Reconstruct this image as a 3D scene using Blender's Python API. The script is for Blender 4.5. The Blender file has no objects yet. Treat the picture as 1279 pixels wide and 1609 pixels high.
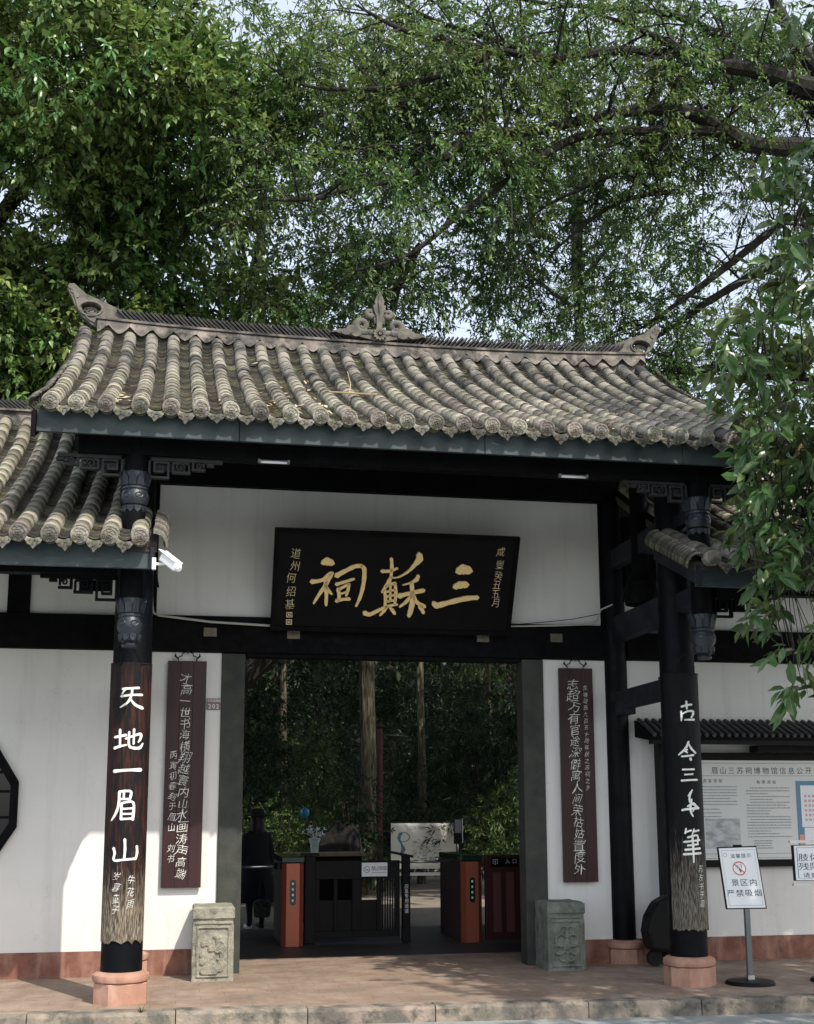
import bpy, bmesh, math, random
import numpy as np
from mathutils import Vector, Matrix
R = math.radians
random.seed(7)
rng = np.random.default_rng(11)
sc = bpy.context.scene
col = sc.collection

# ------------------------------------------------------------------ camera
FPX, CY, YAW, PITCH, ROLL = 1895.15, 947.28, .1828, .1718, .0035
CAM = Vector((-1.9954, -10.3775, 1.5))
_c, _s = math.cos(YAW), math.sin(YAW)
_rt, _fw0 = Vector((_c, -_s, 0)), Vector((_s, _c, 0))
_c, _s = math.cos(PITCH), math.sin(PITCH)
FW = _fw0*_c + Vector((0, 0, 1))*_s
_up = -_fw0*_s + Vector((0, 0, 1))*_c
_c, _s = math.cos(ROLL), math.sin(ROLL)
RT = _rt*_c - _up*_s
UP = _rt*_s + _up*_c
cd = bpy.data.cameras.new('camera')
cam = bpy.data.objects.new('camera', cd); col.objects.link(cam); sc.camera = cam
cd.sensor_width = 36; cd.lens = FPX/1609*36; cd.shift_y = (CY-804.5)/1609
cd.clip_start = .1; cd.clip_end = 2000
M = Matrix((RT, UP, -FW)).transposed().to_4x4(); M.translation = CAM
cam.matrix_world = M

# ------------------------------------------------------------------ light
SUN_EL = R(48)
SH = Vector((-.447, .894, 0)).normalized()      # where shadows fall on the ground
w = bpy.data.worlds.new('World'); sc.world = w; w.use_nodes = True
nt = w.node_tree; nt.nodes.clear()
sky = nt.nodes.new('ShaderNodeTexSky'); sky.sky_type = 'NISHITA'; sky.sun_disc = False
sky.sun_elevation = SUN_EL; sky.sun_rotation = math.atan2(-SH.x, -SH.y)
sky.air_density = 1.0; sky.dust_density = 3.0; sky.ozone_density = 1.0
bg = nt.nodes.new('ShaderNodeBackground'); bg.inputs['Strength'].default_value = .15
wo = nt.nodes.new('ShaderNodeOutputWorld')
hz = nt.nodes.new('ShaderNodeMix'); hz.data_type = 'RGBA'; hz.inputs[0].default_value = .62; hz.inputs[7].default_value = (2.95, 3.1, 3.3, 1)   # thin white summer haze
nt.links.new(sky.outputs[0], hz.inputs[6]); nt.links.new(hz.outputs[2], bg.inputs[0]); nt.links.new(bg.outputs[0], wo.inputs[0])
sl = bpy.data.lights.new('sun', 'SUN'); sl.energy = 2.05; sl.angle = R(.53); sl.color = (1, .93, .82)
so = bpy.data.objects.new('sun', sl); col.objects.link(so)
ld = Vector((SH.x*math.cos(SUN_EL), SH.y*math.cos(SUN_EL), -math.sin(SUN_EL)))
so.rotation_euler = ld.to_track_quat('-Z', 'Y').to_euler(); so.location = (8, -14, 20)
sc.view_settings.view_transform = 'Standard'; sc.view_settings.look = 'None'
sc.view_settings.gamma = 1; sc.view_settings.use_curve_mapping = False
sc.view_settings.exposure = 1.25
sc.cycles.max_bounces = 6; sc.cycles.transparent_max_bounces = 6
sc.cycles.diffuse_bounces = 3; sc.cycles.glossy_bounces = 2; sc.cycles.transmission_bounces = 3
sc.cycles.caustics_reflective = False; sc.cycles.caustics_refractive = False

# ------------------------------------------------------------------ helpers
def W(x, y, Y):
    """a point of the photograph on the vertical plane at depth Y"""
    r = FW*FPX + RT*(x-639.5) + UP*(CY-y)
    return CAM + r*((Y-CAM.y)/r.y)

def tag(o, label=None, cat=None, group=None, kind=None):
    if label: o['label'] = label
    if cat: o['category'] = cat
    if group: o['group'] = group
    if kind: o['kind'] = kind
    return o

def empty(name, loc, rz=0, label=None, cat=None, group=None):
    o = bpy.data.objects.new(name, None); col.objects.link(o)
    o.empty_display_size = .2
    o.location = loc; o.rotation_euler = (0, 0, rz)
    tag(o, label, cat, group)
    return o

def wm(o):
    """world matrix of an (unevaluated) object chain"""
    m = Matrix.LocRotScale(o.location, o.rotation_euler, o.scale)
    return wm(o.parent) @ m if o.parent else m

class MB:
    def __init__(s): s.v = []; s.f = []; s.sm = []
    def add(s, vs, fs, smooth=False):
        b = len(s.v); s.v += [tuple(v) for v in vs]
        s.f += [tuple(i+b for i in f) for f in fs]; s.sm += [smooth]*len(fs)
        return s
    def box(s, c, d, rot=None):
        hx, hy, hz = d[0]/2, d[1]/2, d[2]/2
        vs = [Vector((x, y, z)) for x in (-hx, hx) for y in (-hy, hy) for z in (-hz, hz)]
        if rot is not None: vs = [rot @ v for v in vs]
        c = Vector(c)
        return s.add([v+c for v in vs], [(0, 1, 3, 2), (4, 6, 7, 5), (0, 4, 5, 1), (2, 3, 7, 6), (0, 2, 6, 4), (1, 5, 7, 3)])
    def b2(s, a, b):
        return s.box([(a[i]+b[i])/2 for i in range(3)], [abs(a[i]-b[i]) for i in range(3)])
    def lathe(s, prof, n=24, c=(0, 0, 0), phase=0, smooth=True, cap=True, wob=None):
        vs, fs = [], []
        for k, (r, z) in enumerate(prof):
            for i in range(n):
                a = 2*math.pi*i/n + phase
                rr = r*(1 + (wob(k, i) if wob else 0))
                vs.append((c[0]+rr*math.cos(a), c[1]+rr*math.sin(a), c[2]+z))
        for k in range(len(prof)-1):
            for i in range(n):
                j = (i+1) % n
                fs.append((k*n+i, k*n+j, (k+1)*n+j, (k+1)*n+i))
        s.add(vs, fs, smooth)
        if cap:
            m = len(prof)-1
            s.add(vs[:n], [tuple(range(n))[::-1]]); s.add(vs[m*n:], [tuple(range(n))])
        return s
    def tube(s, pts, rad, n=8, smooth=True, cap=True):
        pts = [Vector(p) for p in pts]
        if not hasattr(rad, '__len__'): rad = [rad]*len(pts)
        vs, fs = [], []; prev = None
        for k, p in enumerate(pts):
            t = (pts[min(k+1, len(pts)-1)] - pts[max(k-1, 0)]).normalized()
            a = prev if prev is not None else (Vector((0, 0, 1)) if abs(t.z) < .9 else Vector((1, 0, 0)))
            u = (a - t*a.dot(t)).normalized(); v = t.cross(u); prev = u
            for i in range(n):
                an = 2*math.pi*i/n
                vs.append(p + (u*math.cos(an)+v*math.sin(an))*rad[k])
        for k in range(len(pts)-1):
            for i in range(n):
                j = (i+1) % n
                fs.append((k*n+i, k*n+j, (k+1)*n+j, (k+1)*n+i))
        s.add(vs, fs, smooth)
        if cap: s.add(vs[:n], [tuple(range(n))[::-1]]); s.add(vs[-n:], [tuple(range(n))])
        return s
    def prism(s, out, fn, d0, d1):
        """2D outline (counter-clockwise) extruded; fn(u, v, d) -> 3D; concave outlines tessellated"""
        from mathutils.geometry import tessellate_polygon
        n = len(out)
        tri = tessellate_polygon([[Vector((u, v, 0)) for u, v in out]])
        vs = [fn(u, v, d0) for u, v in out] + [fn(u, v, d1) for u, v in out]
        fs = [t for t in tri] + [tuple(i+n for i in t[::-1]) for t in tri]
        fs += [(i, (i+1) % n, (i+1) % n+n, i+n) for i in range(n)]
        return s.add(vs, fs)
    def build(s, name, mat, parent=None, bevel=0, fix=True, **tg):
        me = bpy.data.meshes.new(name)
        vs = s.v
        me.from_pydata(vs, [], s.f)
        me.polygons.foreach_set('use_smooth', s.sm)
        if fix:
            bm = bmesh.new(); bm.from_mesh(me)
            bmesh.ops.remove_doubles(bm, verts=bm.verts, dist=1e-5)
            bmesh.ops.recalc_face_normals(bm, faces=bm.faces)
            if any(s.sm):
                for e in bm.edges:
                    if len(e.link_faces) == 2 and e.calc_face_angle(0) > .7: e.smooth = False
            bm.to_mesh(me); bm.free()
        if parent is not None:
            me.transform(wm(parent).inverted())
        me.materials.append(mat)
        o = bpy.data.objects.new(name, me); col.objects.link(o)
        if parent is not None: o.parent = parent
        if bevel:
            m = o.modifiers.new('b', 'BEVEL'); m.width = bevel; m.segments = 2; m.limit_method = 'ANGLE'
        tag(o, **tg)
        return o

def inst(name, mesh, parent, mw, **tg):
    """object sharing mesh data, placed by world matrix"""
    o = bpy.data.objects.new(name, mesh); col.objects.link(o)
    if parent is not None:
        o.parent = parent
        mw = wm(parent).inverted() @ mw
    o.matrix_local = mw
    tag(o, **tg)
    return o

def mesh_only(mb, name, mat):
    o = mb.build(name, mat); me = o.data
    bpy.data.objects.remove(o)
    return me

# ------------------------------------------------------------------ materials
def mat(name, base, rough=.6, base2=None, scale=3, detail=6, lo=.35, hi=.65, bump=0, bscale=40, bdist=.01,
        rnd=0, island=0, third=None, tscale=8, tlo=.6, thi=.7, spec=.5, metal=0, trans=0, stretch=None, coord='Object',
        rough2=None, emis=None, coat=0):
    m = bpy.data.materials.new(name); m.use_nodes = True
    n = m.node_tree.nodes; l = m.node_tree.links; p = n['Principled BSDF']
    p.inputs['Roughness'].default_value = rough; p.inputs['Metallic'].default_value = metal
    p.inputs['Specular IOR Level'].default_value = spec
    if coat: p.inputs['Coat Weight'].default_value = coat
    tc = n.new('ShaderNodeTexCoord'); src = tc.outputs[coord]
    if stretch:
        mp = n.new('ShaderNodeMapping'); mp.inputs['Scale'].default_value = stretch
        l.new(src, mp.inputs[0]); src = mp.outputs[0]
    cur = None
    def mix(a, b, fac):
        x = n.new('ShaderNodeMix'); x.data_type = 'RGBA'
        for s_, v in ((6, a), (7, b)):
            if hasattr(v, 'links') or isinstance(v, bpy.types.NodeSocket): l.new(v, x.inputs[s_])
            else: x.inputs[s_].default_value = (*v, 1)
        if isinstance(fac, bpy.types.NodeSocket): l.new(fac, x.inputs[0])
        else: x.inputs[0].default_value = fac
        return x.outputs[2]
    def noise(sc_, dt, lo_, hi_, rg=.6):
        t = n.new('ShaderNodeTexNoise'); t.inputs['Scale'].default_value = sc_; t.inputs['Detail'].default_value = dt
        t.inputs['Roughness'].default_value = rg
        l.new(src, t.inputs['Vector'])
        r_ = n.new('ShaderNodeMapRange'); r_.inputs[1].default_value = lo_; r_.inputs[2].default_value = hi_
        l.new(t.outputs['Fac'], r_.inputs[0]); return r_.outputs[0]
    cur = base
    if base2: cur = mix(base, base2, noise(scale, detail, lo, hi))
    if third: cur = mix(cur, third, noise(tscale, 8, tlo, thi, .7))
    if rnd or island:
        if island:
            g = n.new('ShaderNodeNewGeometry'); ro = g.outputs['Random Per Island']; amt = island
        else:
            g = n.new('ShaderNodeObjectInfo'); ro = g.outputs['Random']; amt = rnd
        hs = n.new('ShaderNodeHueSaturation')
        r_ = n.new('ShaderNodeMapRange'); r_.inputs[3].default_value = 1-amt; r_.inputs[4].default_value = 1+amt
        l.new(ro, r_.inputs[0]); l.new(r_.outputs[0], hs.inputs['Value'])
        mu = n.new('ShaderNodeMath'); mu.operation = 'MULTIPLY'; mu.inputs[1].default_value = 37.7; l.new(ro, mu.inputs[0])
        fr = n.new('ShaderNodeMath'); fr.operation = 'FRACT'; l.new(mu.outputs[0], fr.inputs[0])
        r2 = n.new('ShaderNodeMapRange'); r2.inputs[3].default_value = .5-.04*amt*2; r2.inputs[4].default_value = .5+.04*amt*2
        l.new(fr.outputs[0], r2.inputs[0]); l.new(r2.outputs[0], hs.inputs['Hue'])
        if isinstance(cur, bpy.types.NodeSocket): l.new(cur, hs.inputs['Color'])
        else: hs.inputs['Color'].default_value = (*cur, 1)
        cur = hs.outputs[0]
    if isinstance(cur, bpy.types.NodeSocket): l.new(cur, p.inputs['Base Color'])
    else: p.inputs['Base Color'].default_value = (*cur, 1)
    if rough2 is not None:
        a = noise(scale*2.3, 5, .35, .65); r_ = n.new('ShaderNodeMapRange')
        r_.inputs[3].default_value = rough; r_.inputs[4].default_value = rough2
        l.new(a, r_.inputs[0]); l.new(r_.outputs[0], p.inputs['Roughness'])
    if bump:
        t = n.new('ShaderNodeTexNoise'); t.inputs['Scale'].default_value = bscale; t.inputs['Detail'].default_value = 6
        l.new(src, t.inputs['Vector'])
        b = n.new('ShaderNodeBump'); b.inputs['Strength'].default_value = bump; b.inputs['Distance'].default_value = bdist
        l.new(t.outputs['Fac'], b.inputs['Height']); l.new(b.outputs[0], p.inputs['Normal'])
    if emis:
        p.inputs['Emission Color'].default_value = (*emis[:3], 1); p.inputs['Emission Strength'].default_value = emis[3]
    if trans:
        tr = n.new('ShaderNodeBsdfTranslucent'); mx = n.new('ShaderNodeMixShader'); mx.inputs[0].default_value = trans
        hs2 = n.new('ShaderNodeHueSaturation'); hs2.inputs['Value'].default_value = 1.5; hs2.inputs['Saturation'].default_value = 1.1
        hs2.inputs['Hue'].default_value = .485
        if isinstance(cur, bpy.types.NodeSocket): l.new(cur, hs2.inputs['Color'])
        else: hs2.inputs['Color'].default_value = (*cur, 1)
        l.new(hs2.outputs[0], tr.inputs[0])
        l.new(p.outputs[0], mx.inputs[1]); l.new(tr.outputs[0], mx.inputs[2])
        l.new(mx.outputs[0], n['Material Output'].inputs[0])
    return m

black = mat('black_lacquered_wood', (.0018, .0018, .0024), .6, (.0045, .0048, .006), 6, bump=.15, bscale=60, rough2=.8, spec=.09)
bluegrey = mat('faded_blue_grey_paint', (.008, .010, .016), .6, (.020, .024, .032), 5, bump=.2, bscale=50, spec=.15)
columnblack = mat('glossy_black_column_lacquer', (.0015, .0018, .0035), .42, (.003, .004, .006), 4, third=(.35, .32, .3), tscale=9, tlo=.735, thi=.745, bump=.12, bscale=30, rough2=.65, spec=.12)
interior = mat('dark_interior_wood', (.004, .004, .0045), .8, spec=.15)
_w = white = mat('white_lime_wash', (.74, .735, .71), .85, (.66, .655, .63), 1.1, 8, .4, .75, bump=.25, bscale=14, bdist=.01, third=(.5, .5, .48), tscale=2.6, tlo=.66, thi=.85)
def streaks(m, colr, amt, sc_=(5, 5, .35), lo=.52, hi=.8, crack=True):
    """rain streaks and hairline cracks over a plaster"""
    n = m.node_tree.nodes; l = m.node_tree.links; p = n['Principled BSDF']; old = p.inputs['Base Color'].links[0].from_socket
    tc = n.new('ShaderNodeTexCoord'); mp = n.new('ShaderNodeMapping'); mp.inputs['Scale'].default_value = sc_; l.new(tc.outputs['Object'], mp.inputs[0])
    no = n.new('ShaderNodeTexNoise'); no.inputs['Scale'].default_value = 1.3; no.inputs['Detail'].default_value = 9; no.inputs['Roughness'].default_value = .65; l.new(mp.outputs[0], no.inputs[0])
    mr = n.new('ShaderNodeMapRange'); mr.inputs[1].default_value = lo; mr.inputs[2].default_value = hi; mr.inputs[4].default_value = amt; l.new(no.outputs['Fac'], mr.inputs[0])
    mx = n.new('ShaderNodeMix'); mx.data_type = 'RGBA'; l.new(mr.outputs[0], mx.inputs[0]); l.new(old, mx.inputs[6]); mx.inputs[7].default_value = (*colr, 1)
    out = mx.outputs[2]
    if crack:
        n2 = n.new('ShaderNodeTexNoise'); n2.inputs['Scale'].default_value = 1.6; n2.inputs['Detail'].default_value = 5; l.new(tc.outputs['Object'], n2.inputs[0])
        v = n.new('ShaderNodeVectorMath'); v.operation = 'ADD'; l.new(tc.outputs['Object'], v.inputs[0]); l.new(n2.outputs['Color'], v.inputs[1])
        vo = n.new('ShaderNodeTexVoronoi'); vo.feature = 'DISTANCE_TO_EDGE'; vo.inputs['Scale'].default_value = 1.1; l.new(v.outputs[0], vo.inputs['Vector'])
        m2 = n.new('ShaderNodeMapRange'); m2.inputs[1].default_value = .0010; m2.inputs[2].default_value = .0035; m2.inputs[3].default_value = .13; m2.inputs[4].default_value = 0; l.new(vo.outputs['Distance'], m2.inputs[0])
        x2 = n.new('ShaderNodeMix'); x2.data_type = 'RGBA'; l.new(m2.outputs[0], x2.inputs[0]); l.new(out, x2.inputs[6]); x2.inputs[7].default_value = (.25, .24, .22, 1); out = x2.outputs[2]
    l.new(out, p.inputs['Base Color'])
streaks(white, (.44, .43, .40), .42)
greyjamb = mat('dull_grey_green_jamb', (.025, .029, .027), .8, (.048, .052, .04), 5, bump=.3, bscale=30, third=(.035, .04, .04), tscale=3, tlo=.5, thi=.7)
redbase = mat('red_brown_wall_base', (.17, .065, .045), .85, (.27, .14, .10), 5, third=(.09, .04, .035), tscale=7, tlo=.52, thi=.75, bump=.3, bscale=25)
stonepink = mat('pink_sandstone', (.43, .24, .17), .78, (.34, .18, .13), 7, third=(.24, .13, .10), tscale=22, tlo=.6, thi=.75, bump=.25, bscale=60)
streaks(redbase, (.42, .25, .20), .6, (7, 7, .8), .5, .7, False); streaks(stonepink, (.62, .42, .33), .5, (6, 6, 2), .5, .7, False)
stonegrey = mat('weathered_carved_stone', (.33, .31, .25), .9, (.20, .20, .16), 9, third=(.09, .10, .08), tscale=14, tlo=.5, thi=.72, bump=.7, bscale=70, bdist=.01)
stonedark = mat('dark_green_grey_stone', (.20, .21, .18), .9, (.11, .13, .11), 8, third=(.05, .065, .055), tscale=12, tlo=.5, thi=.7, bump=.7, bscale=70, bdist=.01)  # darker, greener tone than the left block's stone
fascia_m = mat('peeling_teal_black_fascia', (.011, .021, .024), .5, (.042, .062, .064), 3.5, third=(.34, .34, .30), tscale=7, tlo=.71, thi=.73, stretch=(.5, 1, 1.3), bump=.2, bscale=20, rough2=.65)
tilec = mat('weathered_grey_cover_tile', (.27, .25, .21), .9, (.045, .045, .043), 3.6, 9, .46, .58, third=(.20, .19, .09), tscale=8, tlo=.54, thi=.68, bump=.9, bscale=45, bdist=.015, rnd=.5)
tilecs = mat('weathered_grey_upper_tile', (.21, .195, .165), .9, (.045, .045, .043), 3.0, 9, .46, .58, third=(.25, .24, .13), tscale=10, tlo=.56, thi=.7, bump=.8, bscale=45, bdist=.015, island=.3)
tilep = mat('weathered_pan_tile', (.085, .077, .062), .9, (.025, .024, .02), 4, third=(.15, .15, .06), tscale=6, tlo=.52, thi=.7, bump=.6, bscale=60, island=.6)
ridge_m = mat('old_pinkish_mortar', (.25, .215, .185), .9, (.09, .083, .076), 4.5, 8, .4, .6, third=(.028, .028, .026), tscale=4, tlo=.46, thi=.62, bump=.6, bscale=35)
slate = mat('dark_ridge_tile', (.014, .014, .015), .85, (.045, .044, .042), 12, rnd=.4, bump=.5, bscale=60)
ornam = mat('grey_clay_ornament', (.17, .157, .132), .9, (.075, .072, .065), 9, third=(.07, .07, .06), tscale=14, tlo=.55, thi=.75, bump=.6, bscale=70)
carved = mat('carved_grey_wood', (.03, .03, .032), .7, (.016, .016, .018), 12, bump=.3, bscale=60)
potm = mat('carved_blue_black_pot', (.009, .012, .020), .42, (.024, .030, .04), 14, bump=.3, bscale=60)
maroon = mat('maroon_lacquer_board', (.026, .009, .011), .45, (.042, .016, .016), 3, stretch=(3, 1, .4), bump=.15, bscale=60, spec=.35)
letterw = mat('pale_white_paint', (.86, .87, .82), .6, (.66, .67, .62), 20)
gold = mat('gold_leaf', (.80, .55, .20), .45, (.88, .68, .36), 60, metal=.12, bump=.6, bscale=160, bdist=.004)
goldpale = mat('pale_gold_paint', (.72, .60, .36), .5)
plaque_m = mat('black_lacquer_plaque', (.002, .0017, .002), .5, (.004, .0036, .004), 5, spec=.1)
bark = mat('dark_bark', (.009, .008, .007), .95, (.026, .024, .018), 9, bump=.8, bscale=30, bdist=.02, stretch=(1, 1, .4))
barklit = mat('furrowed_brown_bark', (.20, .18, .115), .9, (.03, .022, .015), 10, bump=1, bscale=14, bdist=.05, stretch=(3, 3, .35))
asphalt = mat('pale_grey_road_surface', (.23, .25, .25), .9, (.28, .30, .29), 3, bump=.5, bscale=150)
earth = mat('dark_leafy_soil', (.018, .015, .010), .95, (.035, .027, .017), 4, bump=.5, bscale=20)
curbm = mat('weathered_curb_stone', (.30, .245, .195), .9, (.12, .11, .095), 3.5, 9, .4, .6, third=(.05, .055, .045), tscale=6, tlo=.50, thi=.66, bump=.7, bscale=40, rnd=.12)
iron = mat('black_iron', (.006, .006, .0065), .55, spec=.2)
ironblack = mat('painted_black_steel', (.004, .0037, .0042), .55, (.007, .0065, .007), 5, spec=.15)
steel = mat('brushed_steel', (.55, .56, .57), .3, metal=.9)
greypole = mat('grey_painted_steel', (.12, .13, .13), .5)
orange = mat('copper_red_painted_steel', (.30, .085, .05), .38, (.33, .09, .05), 4, metal=.35)
darkred = mat('dark_red_painted_steel', (.035, .007, .007), .5, spec=.3)
glassd = mat('dark_green_glass', (.01, .03, .02), .12)
signw = mat('white_sign_face', (.78, .80, .82), .45)
camw = mat('white_plastic', (.82, .83, .84), .4)
ink = mat('dark_green_ink', (.02, .05, .05), .6)
inkb = mat('black_ink', (.03, .03, .035), .6)
inkg = mat('grey_ink', (.22, .23, .24), .6)
inkl = mat('light_grey_ink', (.45, .47, .49), .6)
redink = mat('red_ink', (.5, .06, .05), .5)
blueink = mat('blue_print', (.10, .24, .36), .5)
salmon = mat('salmon_print', (.7, .32, .25), .5)
photo_m = mat('grey_printed_picture', (.55, .57, .58), .5, (.30, .31, .32), 7, 8, .4, .6, stretch=(1, 1, 2.5))
map_m = mat('pale_printed_map_paper', (.84, .84, .77), .5, (.78, .79, .72), 3)
cable_m = mat('pale_conduit', (.42, .42, .38), .6)
brassm = mat('dull_brass_plate', (.14, .12, .085), .5, (.09, .08, .06), 30, metal=.3)
brownpl = mat('grey_brown_enamel', (.17, .13, .12), .45)
coatm = mat('black_navy_cloth', (.008, .010, .016), .9)
hairm = mat('black_hair', (.006, .005, .005), .6)
skin = mat('skin', (.35, .2, .14), .6)
bagm = mat('grey_patterned_cloth', (.10, .10, .10), .9, (.02, .02, .02), 25)
ceram = mat('pale_blue_ceramic', (.42, .58, .60), .3, (.7, .74, .74), 14)
petal = mat('white_petal', (.80, .80, .82), .6, trans=.2)
balloon = mat('bright_blue_plastic', (.03, .24, .42), .3)
woodpale = mat('pale_worn_wood', (.34, .25, .16), .7, (.22, .16, .10), 9)
rockm = mat('dark_scholar_rock', (.0025, .0025, .0025), .95, (.006, .006, .0055), 7, bump=1, bscale=20)
leafdry = mat('dry_fallen_leaf', (.42, .34, .22), .8, island=.3)

def worn_board(name, dark, red, wood, z0, z1):
    """lacquer worn down to bare grey timber near the foot"""
    m = mat(name, dark, .5, red, 5, 6, .46, .7, spec=.15, stretch=(6, 6, .8), bump=.5, bscale=40, bdist=.01)
    n = m.node_tree.nodes; l = m.node_tree.links; p = n['Principled BSDF']
    old = p.inputs['Base Color'].links[0].from_socket
    tc = n.new('ShaderNodeTexCoord')
    sp = n.new('ShaderNodeSeparateXYZ'); l.new(tc.outputs['Object'], sp.inputs[0])
    mr = n.new('ShaderNodeMapRange'); mr.inputs[1].default_value = z1; mr.inputs[2].default_value = z0
    l.new(sp.outputs[2], mr.inputs[0])
    mp = n.new('ShaderNodeMapping'); mp.inputs['Scale'].default_value = (44, 44, 3.2); l.new(tc.outputs['Object'], mp.inputs[0])
    no = n.new('ShaderNodeTexNoise'); no.inputs['Scale'].default_value = 2.2; no.inputs['Detail'].default_value = 7; l.new(mp.outputs[0], no.inputs[0])
    ad = n.new('ShaderNodeMath'); ad.operation = 'ADD'; l.new(mr.outputs[0], ad.inputs[0]); l.new(no.outputs['Fac'], ad.inputs[1])
    r2 = n.new('ShaderNodeMapRange'); r2.inputs[1].default_value = .86; r2.inputs[2].default_value = 1.22; l.new(ad.outputs[0], r2.inputs[0])
    no2 = n.new('ShaderNodeTexNoise'); no2.inputs['Scale'].default_value = 5; no2.inputs['Detail'].default_value = 6; l.new(mp.outputs[0], no2.inputs[0])
    cr = n.new('ShaderNodeMix'); cr.data_type = 'RGBA'; cr.inputs[6].default_value = (*[c*.18 for c in wood], 1); cr.inputs[7].default_value = (*wood, 1)
    r3 = n.new('ShaderNodeMapRange'); r3.inputs[1].default_value = .42; r3.inputs[2].default_value = .62; l.new(no2.outputs['Fac'], r3.inputs[0]); l.new(r3.outputs[0], cr.inputs[0])
    mx = n.new('ShaderNodeMix'); mx.data_type = 'RGBA'; l.new(r2.outputs[0], mx.inputs[0]); l.new(old, mx.inputs[6]); l.new(cr.outputs[2], mx.inputs[7])
    l.new(mx.outputs[2], p.inputs['Base Color'])
    return m
boardL = worn_board('worn_red_black_couplet_board', (.010, .009, .010), (.060, .020, .015), (.30, .25, .19), .40, 1.45)
boardR = worn_board('worn_black_couplet_board', (.0025, .0025, .004), (.006, .0055, .007), (.22, .195, .16), .40, 1.75)

def paving():
    m = mat('red_brown_paving', (.25, .175, .13), .75, (.35, .27, .21), 3.5, 9, .4, .6, third=(.12, .10, .08), tscale=1.7, tlo=.48, thi=.8, bump=.2, bscale=60)
    n = m.node_tree.nodes; l = m.node_tree.links; p = n['Principled BSDF']
    old = p.inputs['Base Color'].links[0].from_socket
    tc = n.new('ShaderNodeTexCoord')
    br = n.new('ShaderNodeTexBrick'); l.new(tc.outputs['Object'], br.inputs[0])
    br.inputs['Scale'].default_value = 1; br.inputs['Brick Width'].default_value = .4; br.inputs['Row Height'].default_value = .2
    br.inputs['Mortar Size'].default_value = .004; br.inputs['Color1'].default_value = (1, 1, 1, 1); br.inputs['Color2'].default_value = (.84, .84, .84, 1)
    br.inputs['Mortar'].default_value = (.6, .58, .55, 1)
    mx = n.new('ShaderNodeMix'); mx.data_type = 'RGBA'; mx.blend_type = 'MULTIPLY'; mx.inputs[0].default_value = .75
    l.new(old, mx.inputs[6]); l.new(br.outputs[0], mx.inputs[7]); l.new(mx.outputs[2], p.inputs['Base Color'])
    return m
pave = paving()

def leafmat(name, a, b, rough=.42, tr=.25, isl=.35, spec=.5):
    return mat(name, a, rough, b, .6, 3, .4, .6, island=isl, trans=tr, spec=spec)
leafA = leafmat('broad_green_leaf', (.095, .185, .048), (.20, .275, .085), .34, .22)
leafB = leafmat('fine_green_leaf', (.068, .145, .042), (.14, .21, .065), .40, .34)
leafC = leafmat('glossy_long_leaf', (.050, .095, .028), (.115, .16, .05), .30, .18)
leafD = leafmat('dark_green_leaf', (.013, .032, .012), (.028, .056, .021), .5, .2)
leafG = leafmat('garden_leaf', (.040, .080, .020), (.09, .13, .03), .5, .2)

# ------------------------------------------------------------------ glyphs
CH = ''.join(sorted(set('三蘇祠道州何绍基咸豐癸丑五月才高一世书海横翔越寰内山水画涛声端丙寅初春刻于眉刘书志超万有官途深僻寓人间荣枯姑置度外'
  '东坡诞辰九百五十周年秋之苏祠乡文学城南段202眉山三苏祠博物馆信息公开游客须知购票温馨提示景区内严禁吸烟肢体残障请致电应急专用通道止入口馆导览图牛岁暮童子篆花雨轩禁')))
GL = {}; GLT = {}
def make_glyphs(GL, off):
    obs = []
    for ch in CH:
        c = bpy.data.curves.new('g', 'FONT'); c.body = ch; c.size = 1; c.resolution_u = 2; c.offset = off
        o = bpy.data.objects.new('g', c); col.objects.link(o); obs.append((ch, o, c))
    bpy.context.view_layer.update()
    dg = bpy.context.evaluated_depsgraph_get()
    for ch, o, c in obs:
        me = o.evaluated_get(dg).to_mesh()
        v = np.array([x.co[:2] for x in me.vertices]) if len(me.vertices) else np.zeros((0, 2))
        f = [tuple(p.vertices) for p in me.polygons]
        if len(v):
            lo, hi = v.min(0), v.max(0)
            v = v - (lo+hi)/2
            if not (ch.isascii()): v = v / .92
            else: v = v / .75
        GL[ch] = (v, f)
    for ch, o, c in obs:
        bpy.data.objects.remove(o); bpy.data.curves.remove(c)
make_glyphs(GL, 0); make_glyphs(GLT, -.013)

def put_glyph(mb, ch, cu, cv, su, sv, fn, rot=0, shear=0, wob=0):
    v, f = (GLT if wob else GL).get(ch, (None, None))
    if v is None or not len(v): return
    x = v[:, 0]*su; y = v[:, 1]*sv; x = x + shear*y
    if wob:
        ph = random.random()*6
        x = x + wob*su*np.sin(y/sv*5+ph); y = y + wob*sv*np.sin(x/su*4+ph*1.7)
    ca, sa = math.cos(rot), math.sin(rot)
    X = cu + x*ca - y*sa; Y = cv + x*sa + y*ca
    mb.add([fn(a, b, 0) for a, b in zip(X, Y)], f)

def text_row(mb, s, u0, v, size, pitch, fn, **k):
    for i, ch in enumerate(s):
        if ch != ' ': put_glyph(mb, ch, u0 + i*pitch, v, size, size, fn, **k)

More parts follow.
